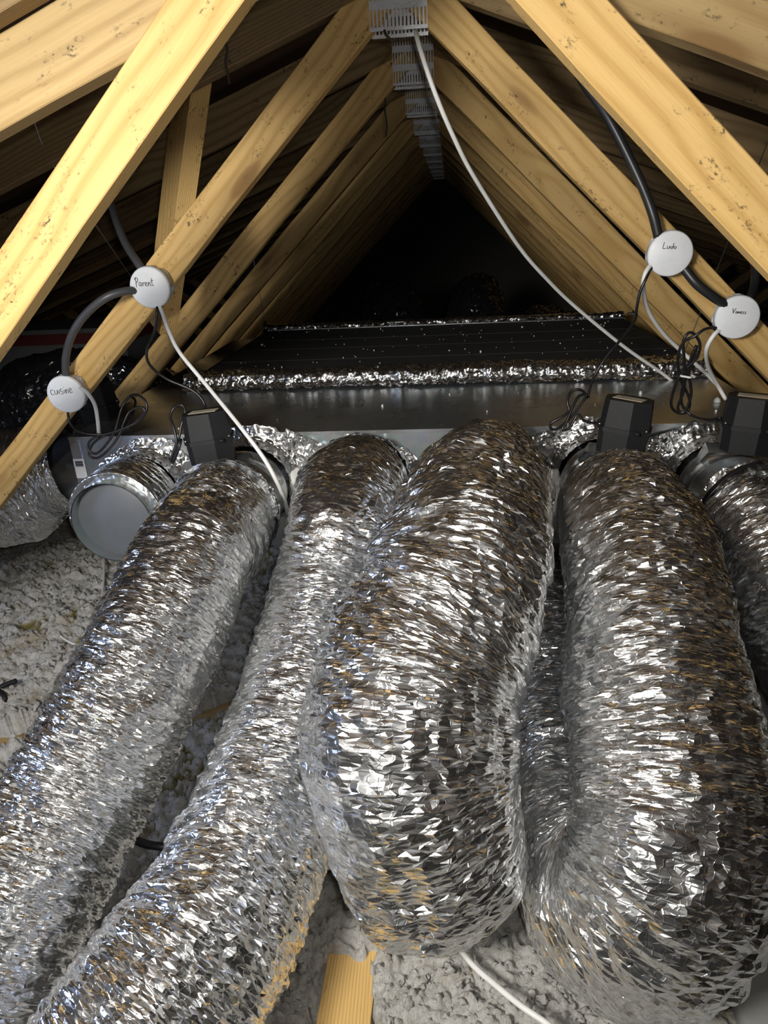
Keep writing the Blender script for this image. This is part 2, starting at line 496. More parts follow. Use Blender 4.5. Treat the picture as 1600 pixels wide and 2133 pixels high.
def nail_plate(parent, x0, x1, z0, z1, y, rows=4, cols=15, t=0.0012):
    bm = bmesh.new()
    W, H = x1 - x0, z1 - z0
    rh = H / rows; bar = rh * 0.30
    for r in range(rows + 1):
        zc = z0 + r * rh
        box_bm(x0, x1, y - t, y, max(z0, zc - bar / 2), min(z1, zc + bar / 2), bm)
    cw = W / cols
    for r in range(rows):
        for c in range(cols + 1):
            xc = x0 + c * cw
            box_bm(max(x0, xc - cw * 0.2), min(x1, xc + cw * 0.2), y - t * 0.9, y - t * 0.05, z0 + r * rh + bar * 0.45, z0 + (r + 1) * rh - bar * 0.45, bm)
            if c < cols:      # the tooth punched out of the slot
                xm = xc + cw / 2
                box_bm(xm - cw * 0.26, xm + cw * 0.26, y - t * 1.6, y - t * 0.2, z0 + (r + 1) * rh - bar * 0.7, z0 + (r + 1) * rh - bar * 0.45, bm)
    return bm_obj('nail_plate', bm, M['plate'], parent)


def ridge_node(s):
    return None


TH = 0.036
TAN = 0.913
ZTC = 1.44                       # underside of the top chords at the ridge
TP = math.tan(PITCH)


def truss_members(t, near=False):
    # inner webs, top edge lines measured at the ridge
    zr, kx = 1.497, 0.955
    member(t, 'web', (-1.60, zr + kx * (-1.60 - RX)), (RX, zr), 0.066, TH, M['pine'])
    member(t, 'web', (RX, zr), (1.43, zr - kx * (1.43 - RX)), 0.066, TH, M['pine'])
    # top chords (old darker timber)
    member(t, 'top_chord', (RX - 3.9, ZTC + 0.1 - 3.9 * TP), (RX, ZTC + 0.1), 0.1, TH, M['pine_old'])
    member(t, 'top_chord', (RX, ZTC + 0.1), (RX + 3.9, ZTC + 0.1 - 3.9 * TP), 0.1, TH, M['pine_old'])
    # outer webs and bottom chord
    member(t, 'outer_web', (-2.45, ZTC - 2.36 * TP + 0.02), (-1.70, 0.04), 0.06, TH, M['pine_old'])
    member(t, 'outer_web', (1.53, 0.04), (2.27, ZTC - 2.36 * TP + 0.02), 0.06, TH, M['pine_old'])
    member(t, 'bottom_chord', (-3.9, -0.03), (3.75, -0.03), 0.1, TH, M['pine_old'])
    nail_plate(t, RX - 0.053, RX + 0.053, 1.355, 1.355 + 0.165, -0.0002)
    nail_plate(t, RX - 0.053, RX + 0.053, 1.351, 1.351 + 0.165, TH + 0.0014)


names = {0: 'pale timber roof truss nearest the camera, its webs crossing both top corners',
         1: 'timber roof truss carrying the four round white junction boxes',
         2: 'timber roof truss next behind the one with the junction boxes',
         3: 'third roof truss behind the one with junction boxes is next, above the dark panel'}
ordinals = ['nearest', 'second', 'third', 'fourth', 'fifth', 'sixth', 'seventh', 'eighth', 'ninth', 'tenth', 'eleventh', 'twelfth']
proto = None
for k in range(12):
    Y = 0.94 + 0.6 * k
    if k == 0:
        lab = names[0]
    elif k == 1:
        lab = names[1]
    elif k == 2:
        lab = names[2]
    else:
        lab = f'{ordinals[k]} roof truss from the camera in the receding row of timber webs'
    t = empty('roof_truss', (0, Y, 0), lab, 'truss', 'timber roof trusses along the ridge')
    if k == 0:
        truss_members(t)
        proto = t
    else:
        for ch in proto.children:
            c = ch.copy(); COL.objects.link(c); c.parent = t
# two more bays behind the photographer, seen in the foil
for Y in (-0.42, -1.02):
    t = empty('roof_truss', (0, Y, 0), 'roof truss just behind the photographer' if Y > -0.5 else 'farthest roof truss behind the photographer', 'truss', 'timber roof trusses along the ridge')
    for ch in proto.children:
        c = ch.copy(); COL.objects.link(c); c.parent = t
# the nearest truss has a lower tie rafter under each top chord
ZL = 1.345
member(proto, 'tie_rafter', (RX - 2.6, ZL + 0.09 - 2.6 * TP), (RX - 0.14, ZL + 0.09 - 0.14 * TP), 0.09, TH, M['pine_mid'], y=0.04)
member(proto, 'tie_rafter', (RX + 0.14, ZL + 0.09 - 0.14 * TP), (RX + 2.6, ZL + 0.09 - 2.6 * TP), 0.09, TH, M['pine_mid'], y=0.04)

# upright strut behind the second truss
bm = box_bm(-0.020, 0.020, -0.055, 0.055, -0.285, 0.26)
post = bm_obj('timber_strut', bm, M['pine'], bevel=0.0015); 
p0, p1 = Vector(at(336, 680, 1.70)), Vector(at(408, 120, 1.66))
ax = (p1 - p0).normalized()
me_ = post.data
zq = ax.to_track_quat('Z', 'Y')
# object X is the grain direction of the wood material: turn the box so that local X runs up the strut
for v in me_.vertices: v.co = Vector((v.co.z, v.co.x, v.co.y))
rot = Matrix(((0, 1, 0), (0, 0, 1), (1, 0, 0))).to_4x4()
spin = Matrix.Rotation(math.radians(-40), 4, 'Z')
post.matrix_world = Matrix.Translation((p0 + p1) / 2) @ zq.to_matrix().to_4x4() @ spin @ rot
tag(post, 'upright timber strut standing behind the Parent junction box web', 'strut')

# ------------------------------------------------------------------ insulation on the floor
nx, ny = 640, 520
gx = np.linspace(-1.75, 0.95, nx); gy = 0.38 + (np.linspace(0, 1, ny) ** 1.3) * 2.3
X, Y2 = np.meshgrid(gx, gy, indexing='xy')


def fluff_h(X, Y):
    wx = X + 0.02 * vnoise(X * 22, Y * 22, 0.3, 91); wy = Y + 0.02 * vnoise(X * 22, Y * 22, 7.3, 92)
    h = 0.045 * vnoise(X * 2.4, Y * 2.4, 0.1, 3) + 0.03 * vnoise(X * 5.5, Y * 5.5, 0.6, 4)
    b = 0.016 * np.abs(vnoise(wx * 17, wy * 17, 0.2, 5)) + 0.015 * np.abs(vnoise(wx * 36, wy * 36, 0.4, 6)) \
        + 0.014 * np.abs(vnoise(wx * 75, wy * 75, 0.9, 7)) + 0.011 * np.abs(vnoise(wx * 140, wy * 140, 0.9, 8))
    return h, b


h, b = fluff_h(X, Y2)
Z = h * 0.55 + b * 1.15 - 0.012
Z = Z + 0.07 * np.clip((-0.75 - X) / 0.6, 0, 1) * np.clip((Y2 - 0.9) / 0.6, 0, 1)      # heaped up on the left
# swept aside over the boards
def carve(Z, P, Q, half, zt, seed):
    P, Q = np.array(P), np.array(Q); d = (Q - P) / np.linalg.norm(Q - P)
    a = (X - P[0]) * d[0] + (Y2 - P[1]) * d[1]; c = -(X - P[0]) * d[1] + (Y2 - P[1]) * d[0]
    L = np.linalg.norm(Q - P)
    e = half + 0.018 * vnoise(X * 30, Y2 * 30, 0.5, seed) + 0.006 * vnoise(X * 90, Y2 * 90, 0.5, seed + 1)
    ins = (np.abs(c) < e) & (a > 0.012 * vnoise(X * 40, Y2 * 40, .2, seed + 3)) & (a < L + 0.02 * vnoise(X * 40, Y2 * 40, .2, seed + 2))
    return np.where(ins, np.minimum(Z, zt), Z)
Z = carve(Z, (-0.163, 0.30), (-0.163, 0.735), 0.040, -0.03, 30)
Z = carve(Z, (-0.73, 1.155), (-0.44, 1.36), 0.036, -0.03, 40)
Z = carve(Z, (-1.25, 1.08), (-0.93, 1.20), 0.036, -0.03, 50)
V = np.stack([X, Y2, Z], -1).reshape(-1, 3)
ii, jj = np.meshgrid(np.arange(ny - 1), np.arange(nx - 1), indexing='ij')
a = ii * nx + jj
F = np.stack([a, a + 1, a + nx + 1, a + nx], -1).reshape(-1, 4)
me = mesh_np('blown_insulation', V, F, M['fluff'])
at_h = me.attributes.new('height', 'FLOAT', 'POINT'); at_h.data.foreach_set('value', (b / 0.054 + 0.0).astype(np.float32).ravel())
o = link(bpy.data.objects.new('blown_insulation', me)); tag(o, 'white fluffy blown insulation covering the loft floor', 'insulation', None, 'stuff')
# the far floor, coarser
gx2 = np.linspace(-4.0, 4.0, 110); gy2 = np.linspace(-2.0, 8.5, 90)
X2, Y3 = np.meshgrid(gx2, gy2, indexing='xy'); h2, b2 = fluff_h(X2, Y3)
V = np.stack([X2, Y3, h2 * .55 + b2 * 1.15 - .055], -1).reshape(-1, 3)
ii, jj = np.meshgrid(np.arange(89), np.arange(109), indexing='ij'); a = ii * 110 + jj
me = mesh_np('far_insulation', V, np.stack([a, a + 1, a + 111, a + 110], -1).reshape(-1, 4), M['fluff'])
o2 = link(bpy.data.objects.new('far_insulation', me), o)
# loose flakes of it
rng = np.random.default_rng(5)
ico = bmesh.new(); bmesh.ops.create_icosphere(ico, subdivisions=2, radius=1)
iv = np.array([v.co for v in ico.verts]); ifc = np.array([[v.index for v in f.verts] for f in ico.faces]); ico.free()
cnt = 5000
fx = rng.uniform(-1.5, 0.75, cnt); fy = 0.45 + rng.uniform(0, 1, cnt) ** 1.4 * 1.9
VV, FF = [], []
for k in range(cnt):
    if abs(fx[k] + 0.163) < 0.05 and fy[k] < 0.76: continue
    j0 = int(np.clip(np.searchsorted(gx, fx[k]), 0, nx - 1)); i0 = int(np.clip(np.searchsorted(gy, fy[k]), 0, ny - 1))
    if Z[i0, j0] < -0.025: continue
    s = rng.uniform(0.002, 0.0075); q = iv * rng.uniform(0.6, 1.3, 3) * s
    q = q * (1 + 0.8 * vnoise(iv[:, 0] * 2.3 + k, iv[:, 1] * 2.3, iv[:, 2] * 2.3, k % 97))[:, None]
    VV.append(q + np.array([fx[k], fy[k], Z[i0, j0] + s * 0.25])); FF.append(ifc + 42 * (len(VV) - 1))
me = mesh_np('insulation_flakes', np.vstack(VV), np.vstack(FF), M['fluff'])
ah = me.attributes.new('height', 'FLOAT', 'POINT'); ah.data.foreach_set('value', np.full(len(me.vertices), 0.8, np.float32))
link(bpy.data.objects.new('insulation_flakes', me), o)['kind'] = 'stuff'


# boards showing through the insulation
def board(name, P, Q, width, zt, thick, mat, label):
    P, Q = Vector((*P, zt)), Vector((*Q, zt)); L = (Q - P).length
    b_ = bm_obj(name, box_bm(0, L, -width / 2, width / 2, -thick, 0), mat, bevel=0.002)
    b_.location = P; b_.rotation_euler = (0, 0, math.atan2(Q.y - P.y, Q.x - P.x))
    tag(b_, label, 'board')


board('floor_joist', (-0.167, 0.20), (-0.155, 1.0), 0.076, -0.004, 0.07, M['pine'], 'bare yellow joist bottom centre, half covered by insulation')
board('floor_board', (-0.78, 1.12), (-0.40, 1.39), 0.07, -0.002, 0.03, M['pine_mid'], 'wooden board showing between the two left ducts')
board('floor_board', (-1.40, 1.03), (-0.90, 1.21), 0.07, -0.002, 0.03, M['pine_mid'], 'wooden board end at the left edge beside the leftmost long duct')


# ------------------------------------------------------------------ flexible foil ducts
def duct(name, pts, mat, seed, label=None, cat='duct', group=None, na=80, ds=0.0020, dent=0.006, crease=1.0, parent=None, pitch=0.021, caps=True, r_end=None):
    """pts rows: x, y, z, radius"""
    Q, s = catmull(np.asarray(pts, float), ds)
    P, rad = Q[:, :3], Q[:, 3]
    # smooth the spine so that the hose has no kinks
    T, N, B = frames(P)
    th = np.linspace(0, 2 * np.pi, na, endpoint=False)
    S, TT = np.meshgrid(s, th, indexing='ij')
    jr = np.random.default_rng(seed)
    TT = TT + jr.uniform(-0.42, 0.42, TT.shape) * (2 * np.pi / na)
    JS = jr.uniform(-0.42, 0.42, TT.shape) * (s[1] - s[0]); JS[[0, -1]] = 0
    S = S + JS
    c, sn = np.cos(TT) * 0.115, np.sin(TT) * 0.115
    warp = vnoise(S * 8, c * 10, sn * 10, seed)
    warp2 = vnoise(S * 20, c * 22, sn * 22, seed + 11)
    ph = S / pitch + TT / (2 * np.pi) + 0.8 * warp + 0.45 * warp2
    fr = ph - np.floor(ph)
    amp = np.clip(0.35 + 0.9 * vnoise(S * 12, c * 13, sn * 13, seed + 1), 0, 1)
    d = -(1 - np.abs(2 * fr - 1)) ** 1.3 * (0.0006 + 0.0050 * amp) * crease
    crease = crease * (0.42 + 0.6 * np.clip((S - 0.06) / 0.45, 0, 1)) * (0.75 + 0.5 * np.clip(0.5 + 0.9 * vnoise(S * 6, c * 8, sn * 8, seed + 21), 0, 1))
    sh = S + 0.5 * TT * 0.115 * vnoise(S * 5, c * 7, sn * 7, seed + 2)
    # sharp folds lying round the hose, of uneven length, then crumple in all directions
    d -= 0.0068 * crease * np.abs(vnoise(sh * 68, c * 15, sn * 15, seed + 3))
    d += 0.0044 * crease * np.abs(vnoise(sh * 110 + 3, c * 22, sn * 22, seed + 5))
    d -= 0.0034 * crease * np.abs(vnoise(S * 46 + 9, c * 44, sn * 44, seed + 4))
    d += 0.0010 * crease * np.abs(vnoise(S * 120, c * 90, sn * 90, seed + 6))
    d += dent * vnoise(S * 7, c * 9, sn * 9, seed + 7) + dent * 0.8 * vnoise(S * 17, c * 18, sn * 18, seed + 8)
    d += jr.uniform(-1, 1, d.shape) * 0.0003 * crease
    R_ = rad[:, None] + d + 0.004
    V = P[:, None] + T[:, None] * JS[..., None] + N[:, None] * (np.cos(TT) * R_)[..., None] + B[:, None] * (np.sin(TT) * R_)[..., None]
    k = len(s)
    i, j = np.meshgrid(np.arange(k - 1), np.arange(na), indexing='ij')
    a = i * na + j; b_ = i * na + (j + 1) % na
    circ = 2 * np.pi * 0.115
    u0 = s[i]; u1 = s[i + 1]; v0 = j / na * circ; v1 = (j + 1) / na * circ
    A_, B_, C_, D_ = a, b_, b_ + na, a + na
    ua, ub, uc, ud = (np.stack(q, -1) for q in ((u0, v0), (u0, v1), (u1, v1), (u1, v0)))
    flip = jr.random(a.shape) < 0.5
    t1 = np.where(flip[..., None], np.stack([A_, B_, C_], -1), np.stack([A_, B_, D_], -1))
    t2 = np.where(flip[..., None], np.stack([A_, C_, D_], -1), np.stack([B_, C_, D_], -1))
    F = np.stack([t1, t2], -2).reshape(-1, 3)
    w1 = np.where(flip[..., None, None], np.stack([ua, ub, uc], -2), np.stack([ua, ub, ud], -2))
    w2 = np.where(flip[..., None, None], np.stack([ua, uc, ud], -2), np.stack([ub, uc, ud], -2))
    uv = np.stack([w1, w2], -3).reshape(-1, 2)
    V = V.reshape(-1, 3)
    me = mesh_np(name, V, F, mat, False, uv + np.array([seed * 0.37, 0]))
    o = link(bpy.data.objects.new(name, me), parent)
    if label: tag(o, label, cat, group)
    return o


def pw(l, r, dia=0.23):
    """rows (px, py, apparent width) -> world points, from the true duct diameter"""
    out = []
    for x, y, w_ in l:
        out.append((*atd(x, y, 2 * r * FPX / w_), r))
    return out


G_ = 'insulated flexible ducts from the plenum'
PLY = 1.60                       # front face of the plenum
dA = [(-0.480, 1.390, 0.474, 0.104), (-0.483, 1.34, 0.474, 0.113), (-0.490, 1.27, 0.452, 0.115)] + pw([(404, 1160, 245), (280, 1420, 275), (165, 1640, 292), (60, 1830, 315), (-20, 2000, 335), (-80, 2150, 350)], 0.115)
dB = [(-0.205, 1.575, 0.452, 0.105), (-0.208, 1.52, 0.472, 0.113), (-0.214, 1.42, 0.488, 0.115)] + pw([(715, 1100, 235), (690, 1220, 240), (655, 1380, 255), (600, 1560, 280), (535, 1740, 312), (430, 1960, 362), (300, 2150, 395), (150, 2330, 420)], 0.115)
dC = [(0.078, 1.585, 0.462, 0.10), (0.074, 1.52, 0.498, 0.112), (0.070, 1.43, 0.522, 0.117), (0.052, 1.25, 0.560, 0.122), (0.030, 1.05, 0.572, 0.125), (0.004, 0.89, 0.535, 0.127),
      (-0.048, 0.785, 0.475, 0.128), (-0.062, 0.71, 0.405, 0.130), (-0.050, 0.69, 0.32, 0.127), (-0.038, 0.72, 0.225, 0.122), (-0.045, 0.83, 0.150, 0.118), (-0.055, 0.98, 0.135, 0.112)]
dD = [(0.336, 1.390, 0.476, 0.104), (0.332, 1.34, 0.482, 0.113), (0.320, 1.24, 0.502, 0.116), (0.304, 1.10, 0.512, 0.118), (0.287, 0.96, 0.48, 0.119), (0.279, 0.84, 0.42, 0.120), (0.275, 0.745, 0.36, 0.121),
      (0.262, 0.67, 0.29, 0.121), (0.238, 0.66, 0.21, 0.12), (0.208, 0.73, 0.145, 0.118), (0.198, 0.86, 0.130, 0.117), (0.195, 1.08, 0.125, 0.115), (0.205, 1.36, 0.12, 0.115), (0.22, 1.75, 0.12, 0.115)]
dE = [(0.588, 1.385, 0.452, 0.106), (0.596, 1.33, 0.448, 0.113), (0.610, 1.24, 0.42, 0.116), (0.622, 1.15, 0.37, 0.118), (0.655, 1.07, 0.29, 0.12), (0.72, 1.03, 0.20, 0.12), (0.82, 1.03, 0.15, 0.118), (1.0, 1.08, 0.13, 0.115)]
dG = [(-1.04, 1.765, 0.447, 0.104), (-1.10, 1.76, 0.435, 0.125), (-1.19, 1.745, 0.40, 0.146), (-1.32, 1.735, 0.365, 0.150), (-1.50, 1.74, 0.32, 0.150), (-1.80, 1.76, 0.24, 0.145)]
ductA = duct('flexible_duct', dA, M['foil'], 11, 'long straight foil duct at left, running down to the bottom left corner', group=G_)
ductB = duct('flexible_duct', dB, M['foil'], 23, 'foil duct second from left, bending left at the bottom', group=G_)
ductC = duct('flexible_duct', dC, M['foil'], 37, 'bulging crumpled foil duct in the middle that drops to the joist', group=G_, dent=0.009, crease=1.0)
ductD = duct('flexible_duct', dD, M['foil'], 41, 'wide foil duct right of centre doubling back under itself', group=G_, dent=0.006)
ductE = duct('flexible_duct', dE, M['foil'], 53, 'foil duct cut off by the right edge of the photo', group=G_)
ductG = duct('flexible_duct', dG, M['foil'], 67, 'foil duct curving away behind the Cuisine junction box at far left', group=G_, dent=0.010, crease=2.2)


# crumpled foil tape wrapped round the start of each hose
for k, (o_, p_) in enumerate(((ductA, dA), (ductB, dB), (ductC, dC), (ductD, dD), (ductE, dE))):
    Q0, s0 = catmull(np.asarray(p_, float), 0.004)
    n0 = int(np.searchsorted(s0, (0.045, 0.075, 0.085, 0.05, 0.05)[k]))
    Q0 = Q0[:n0:4].copy(); Q0[:, 3] += 0.003
    duct('tape_wrap', Q0, M['foil_tape'], 400 + k, parent=o_, na=110, ds=0.0024, dent=0.003, crease=2.2)


# black straps and tape near the collars
def strap(parent, centre, axis, r, wdt, mat, a0=0, a1=360, name='strap'):
    axis = Vector(axis).normalized(); q = axis.to_track_quat('Z', 'X').to_matrix()
    bm = bmesh.new(); n = 60; rows = []
    for i in range(n + 1):
        t = math.radians(a0 + (a1 - a0) * i / n)
        rr = r + 0.0015 * math.sin(5 * t)
        rows.append([bm.verts.new(Vector(centre) + q @ Vector((rad_ * math.cos(t), rad_ * math.sin(t), z))) for rad_, z in ((rr, -wdt / 2), (rr + .002, -wdt / 2), (rr + .002, wdt / 2), (rr, wdt / 2))])
    for a_, b_ in zip(rows, rows[1:]):
        for k in range(4): bm.faces.new((a_[k], a_[(k + 1) % 4], b_[(k + 1) % 4], b_[k]))
    o = bm_obj(name, bm, mat, parent, True)
    return o


strap(ductB, (-0.208, 1.52, 0.472), (0, 1, -0.3), 0.117, 0.006, M['black_cable'])
bmx = box_bm(-0.009, 0.009, -0.006, 0.006, -0.008, 0.016)
bk = bm_obj('buckle', bmx, M['black_cable'], ductB, bevel=0.002); bk.location = at(745, 930, 1.47)
strap(ductE, (0.594, 1.345, 0.450), (0.17, -1, 0.0), 0.120, 0.012, M['black_cable'])
strap(ductA, (-0.482, 1.365, 0.474), (0, 1, -0.2), 0.113, 0.003, M['black_cable'])

# ------------------------------------------------------------------ plenum
PX0, PX1, PZ0, PZ1, PYB = -0.93, 0.745, 0.286, 0.580, 3.06
plen = empty('plenum_box', (0, PLY, 0), 'long galvanised sheet metal plenum with a row of duct collars', 'plenum')


def sub(o): o.location = Vector(o.location) - Vector((0, PLY, 0)); return o


sub(bm_obj('body', box_bm(PX0, PX1, PLY, PYB, PZ0, PZ1), M['galv'], plen, bevel=0.003, seg=2))
# folded lip along the top front edge
sub(bm_obj('folded_edge', box_bm(PX0, PX1, PLY - 0.004, PLY + 0.002, PZ1 - 0.006, PZ1 + 0.0015), M['zinc_bright'], plen, bevel=0.001))
for x in (PX0 + 0.012, PX1 - 0.012):
    sub(bm_obj('corner_seam', box_bm(x - 0.012, x + 0.012, PLY - 0.003, PLY, PZ0, PZ1 - 0.008), M['zinc_bright'], plen, bevel=0.001))
top = empty('insulation_panel', (0, 2.09, PZ1), 'dark insulation panel edged with foil tape lying on the plenum', 'panel')
TX0, TX1, TYB = -0.775, 0.70, 3.05
pan = bm_obj('panel_body', box_bm(TX0, TX1, 0, TYB - 2.09, 0.0, 0.036), M['panel_dark'], top, bevel=0.003)
for k, (ya, yb, hh) in enumerate([(0.02, 0.21, .004), (0.24, 0.43, .0045), (0.46, 0.62, .004), (0.66, 0.93, .006)]):
    bm_obj('panel_rib', box_bm(TX0 + 0.01, TX1 - 0.01, ya, yb, 0.034, 0.036 + hh * 0.25), M['panel_dark'], top)
bm_obj('rear_flange', box_bm(TX0, TX1, 0.935, 0.96, 0.03, 0.055), M['galv'], top, bevel=0.002)


def crumple_strip(name, x0, x1, prof, mat, parent, seed, amp=0.006, nxs=420):
    """foil strip along x; prof: (y, z) points across it"""
    pr_, s = catmull(np.array([(0, y, z) for y, z in prof]), 0.003)
    xs = np.linspace(x0, x1, nxs)
    Xg, Sg = np.meshgrid(xs, s, indexing='ij')
    n = np.gradient(pr_, axis=0); n /= np.linalg.norm(n, axis=1)[:, None]
    nr = np.stack([n[:, 0], -n[:, 2], n[:, 1]], 1)
    d = amp * (np.abs(vnoise(Xg * 60, Sg * 60, 0.2, seed)) * 1.2 + 0.9 * np.abs(vnoise(Xg * 130, Sg * 110, 0.2, seed + 1)) + 0.8 * vnoise(Xg * 14, Sg * 20, 0.3, seed + 2))
    V = np.zeros((nxs, len(s), 3)); V[..., 0] = Xg
    V += pr_[None] * np.array([0, 1, 1]) + nr[None] * d[..., None]
    V[..., 1] += 0.006 * vnoise(Xg * 9, Sg * 0, 0.7, seed + 5)
    k = len(s)
    i, j = np.meshgrid(np.arange(nxs - 1), np.arange(k - 1), indexing='ij'); a = i * k + j
    F = np.stack([a, a + k, a + k + 1, a + 1], -1).reshape(-1, 4)
    uv = np.stack([np.stack([xs[i + di], s[j + dj]], -1) for di, dj in ((0, 0), (1, 0), (1, 1), (0, 1))], 2).reshape(-1, 2)
    me = mesh_np(name, V.reshape(-1, 3), F, mat, True, uv)
    return link(bpy.data.objects.new(name, me), parent)


crumple_strip('foil_tape', TX0 - 0.03, TX1 + 0.03, [(-0.045, 0.001), (-0.022, 0.004), (-0.010, 0.014), (-0.004, 0.034), (0.012, 0.042), (0.05, 0.043)], M['foil_tape'], top, 7)
crumple_strip('foil_tape', TX0, TX1, [(0.925, 0.04), (0.935, 0.056), (0.958, 0.058), (0.966, 0.04)], M['foil_tape'], top, 9, amp=0.003)

# crumbs of insulation fallen on the panel
VV, FF = [], []
for k in range(150):
    s = rng.uniform(0.0012, 0.003) * (1.7 if rng.random() < .12 else 0.8)
    yy = rng.uniform(1.62, 3.0); xx = rng.uniform(-0.7, 0.66); zz = PZ1 + 0.002 if yy < 2.04 else PZ1 + 0.042
    if yy < 2.04 and rng.random() < .6: continue
    VV.append(iv * s * rng.uniform(.6, 1.5, 3) + np.array([xx, yy, zz])); FF.append(ifc + 42 * (len(VV) - 1))
me = mesh_np('insulation_crumbs', np.vstack(VV), np.vstack(FF), M['crumb'])
tag(link(bpy.data.objects.new('insulation_crumbs', me)), 'scattered white insulation crumbs on top of the plenum', 'crumbs', None, 'stuff')


# collars with their crumpled foil tape skirts
def ycyl(name, x, z, y0, y1, r, mat, parent, n=56, ribs=()):
    prof = [(r, 0)]
    L = y1 - y0
    for a in ribs:
        prof += [(r, a - .004), (r + .0035, a - .0015), (r + .0035, a + .0015), (r, a + .004)]
    prof += [(r, L), (r - 0.002, L), (r - 0.002, 0)]
    o_ = bm_obj(name, lathe_bm(prof, n), mat, parent, True)
    o_.rotation_euler = (math.radians(-90), 0, 0); o_.location = (x, y0, z)
    return o_


def tape_skirt(x, z, r0, r1, seed, parent, y=PLY, out=0.05):
    na, nr = 200, 26
    th = np.linspace(0, 2 * np.pi, na, endpoint=False); q = np.linspace(0, 1, nr)
    Tq, Q_ = np.meshgrid(th, q, indexing='ij')
    edge = r1 * (1 + 0.13 * vnoise(np.cos(Tq) * 2.2, np.sin(Tq) * 2.2, 0.5, seed) + 0.05 * vnoise(np.cos(Tq) * 9, np.sin(Tq) * 9, .5, seed + 3))
    # from the collar surface (q=0, stands out from the face) to flat on the face (q=1)
    rr = np.where(Q_ < 0.45, r0 + 0.002, r0 + (edge - r0) * ((Q_ - 0.45) / 0.55))
    yy = y - np.where(Q_ < 0.5, out * (1 - Q_ / 0.5) + 0.012, 0.012 * (1 - (Q_ - 0.5) / 0.5) + 0.001)
    cr = 0.0045 * np.abs(vnoise(np.cos(Tq) * 9, np.sin(Tq) * 9, Q_ * 6, seed + 1)) + 0.0035 * np.abs(vnoise(np.cos(Tq) * 22, np.sin(Tq) * 22, Q_ * 12, seed + 2))
    rr = rr + cr * (Q_ < 0.6) + 0.001; yy = yy - cr * 0.8
    V = np.stack([x + rr * np.cos(Tq), yy, z + rr * np.sin(Tq)], -1).reshape(-1, 3)
    i, j = np.meshgrid(np.arange(na), np.arange(nr - 1), indexing='ij')
    a = i * nr + j; b_ = ((i + 1) % na) * nr + j
    F = np.stack([a, a + 1, b_ + 1, b_], -1).reshape(-1, 4)
    uv = np.stack([np.stack([q[j + dj] * 0.1, (i + di) / na * 0.55], -1) for di, dj in ((0, 0), (0, 1), (1, 1), (1, 0))], 2).reshape(-1, 2)
    me = mesh_np('tape_skirt', V, F, M['foil_tape'], True, uv)
    return link(bpy.data.objects.new('tape_skirt', me), parent)


SP = [(-0.745, 0.447), (-0.475, 0.468), (-0.205, 0.448), (0.078, 0.455), (0.335, 0.470), (0.588, 0.455)]
for k, (x, z) in enumerate(SP):
    c_ = ycyl('collar', x, z, PLY - 0.225 if k not in (2, 3) else PLY - 0.03, PLY + 0.01, 0.093, M['zinc_bright'] if k != 0 else M['galv'], plen, ribs=(0.07, 0.135) if k not in (2, 3) else ())
    sub(c_)
    sk = tape_skirt(x, z, 0.094, 0.128, 100 + 7 * k, plen); sub(sk)
    if k in (1, 4, 5):
        ttk = crumple_strip('tape_patch', -0.05, 0.05, [(0, 0), (0, 0.02), (0, 0.045)], M['foil_tape'], plen, 300 + k, amp=0.002, nxs=60)
        ttk.location = (x + (0.115 if k == 1 else -0.10), -0.006, z + 0.062); ttk.rotation_euler = (0, math.radians(-18 if k != 1 else 25), 0)
# small label with a bar code on the second collar
lb = bm_obj('barcode_label', box_bm(-0.016, 0.016, -0.0005, 0.0005, -0.011, 0.011), M['label_white'], plen); lb.location = (-0.475 + 0.0905, -0.11, 0.468 + 0.022); lb.rotation_euler = (0, math.radians(13), math.radians(90))

# the left end outlet for the far left duct
c_ = ycyl('collar', 0, 0, 0, 0.16, 0.095, M['zinc_bright'], plen, ribs=(0.05,))
c_.rotation_euler = (0, math.radians(-90), 0); c_.location = (PX0 + 0.02, 1.76 - PLY, 0.445)
fl_ = bm_obj('flange_plate', box_bm(-0.001, 0.001, -0.13, 0.13, -0.12, 0.12), M['galv'], plen, bevel=0.0005); fl_.location = (PX0 - 0.002, 1.76 - PLY, 0.44)
lab = bm_obj('barcode_label', box_bm(-0.014, 0.014, -0.0006, 0.0, -0.025, 0.025), M['label_white'], plen); lab.location = (PX0 + 0.014, -0.0035, 0.50)
for k in range(8):
    bb = bm_obj('bar', box_bm(-0.010, 0.010, -0.001, -0.0006, -0.0006, 0.0006 + 0.0004 * (k % 3)), M['ink'], lab); bb.location = (0, 0, 0.006 + 0.0019 * k)

# capped stub at the left of the row
stub = empty('capped_duct_stub', (-0.745, PLY, 0.447), 'short foil wrapped stub closed with a flat grey round cap', 'duct cap')
q_pts = [(-0.745, 1.525, 0.447, 0.100), (-0.747, 1.47, 0.446, 0.106), (-0.748, 1.412, 0.445, 0.108)]
sl = duct('sleeve', [(p[0] + 0.745, p[1] - PLY, p[2] - 0.447, p[3]) for p in q_pts], M['foil'], 77, parent=stub, dent=0.002, crease=0.6)
cap = bm_obj('cap', lathe_bm([(0, 0.004), (0.103, 0.004), (0.106, 0.0), (0.106, -0.02)], 64), M['cap_grey'], stub, True)
cap.rotation_euler = (math.radians(90), 0, 0); cap.location = (-0.003, 1.410 - PLY, -0.002)
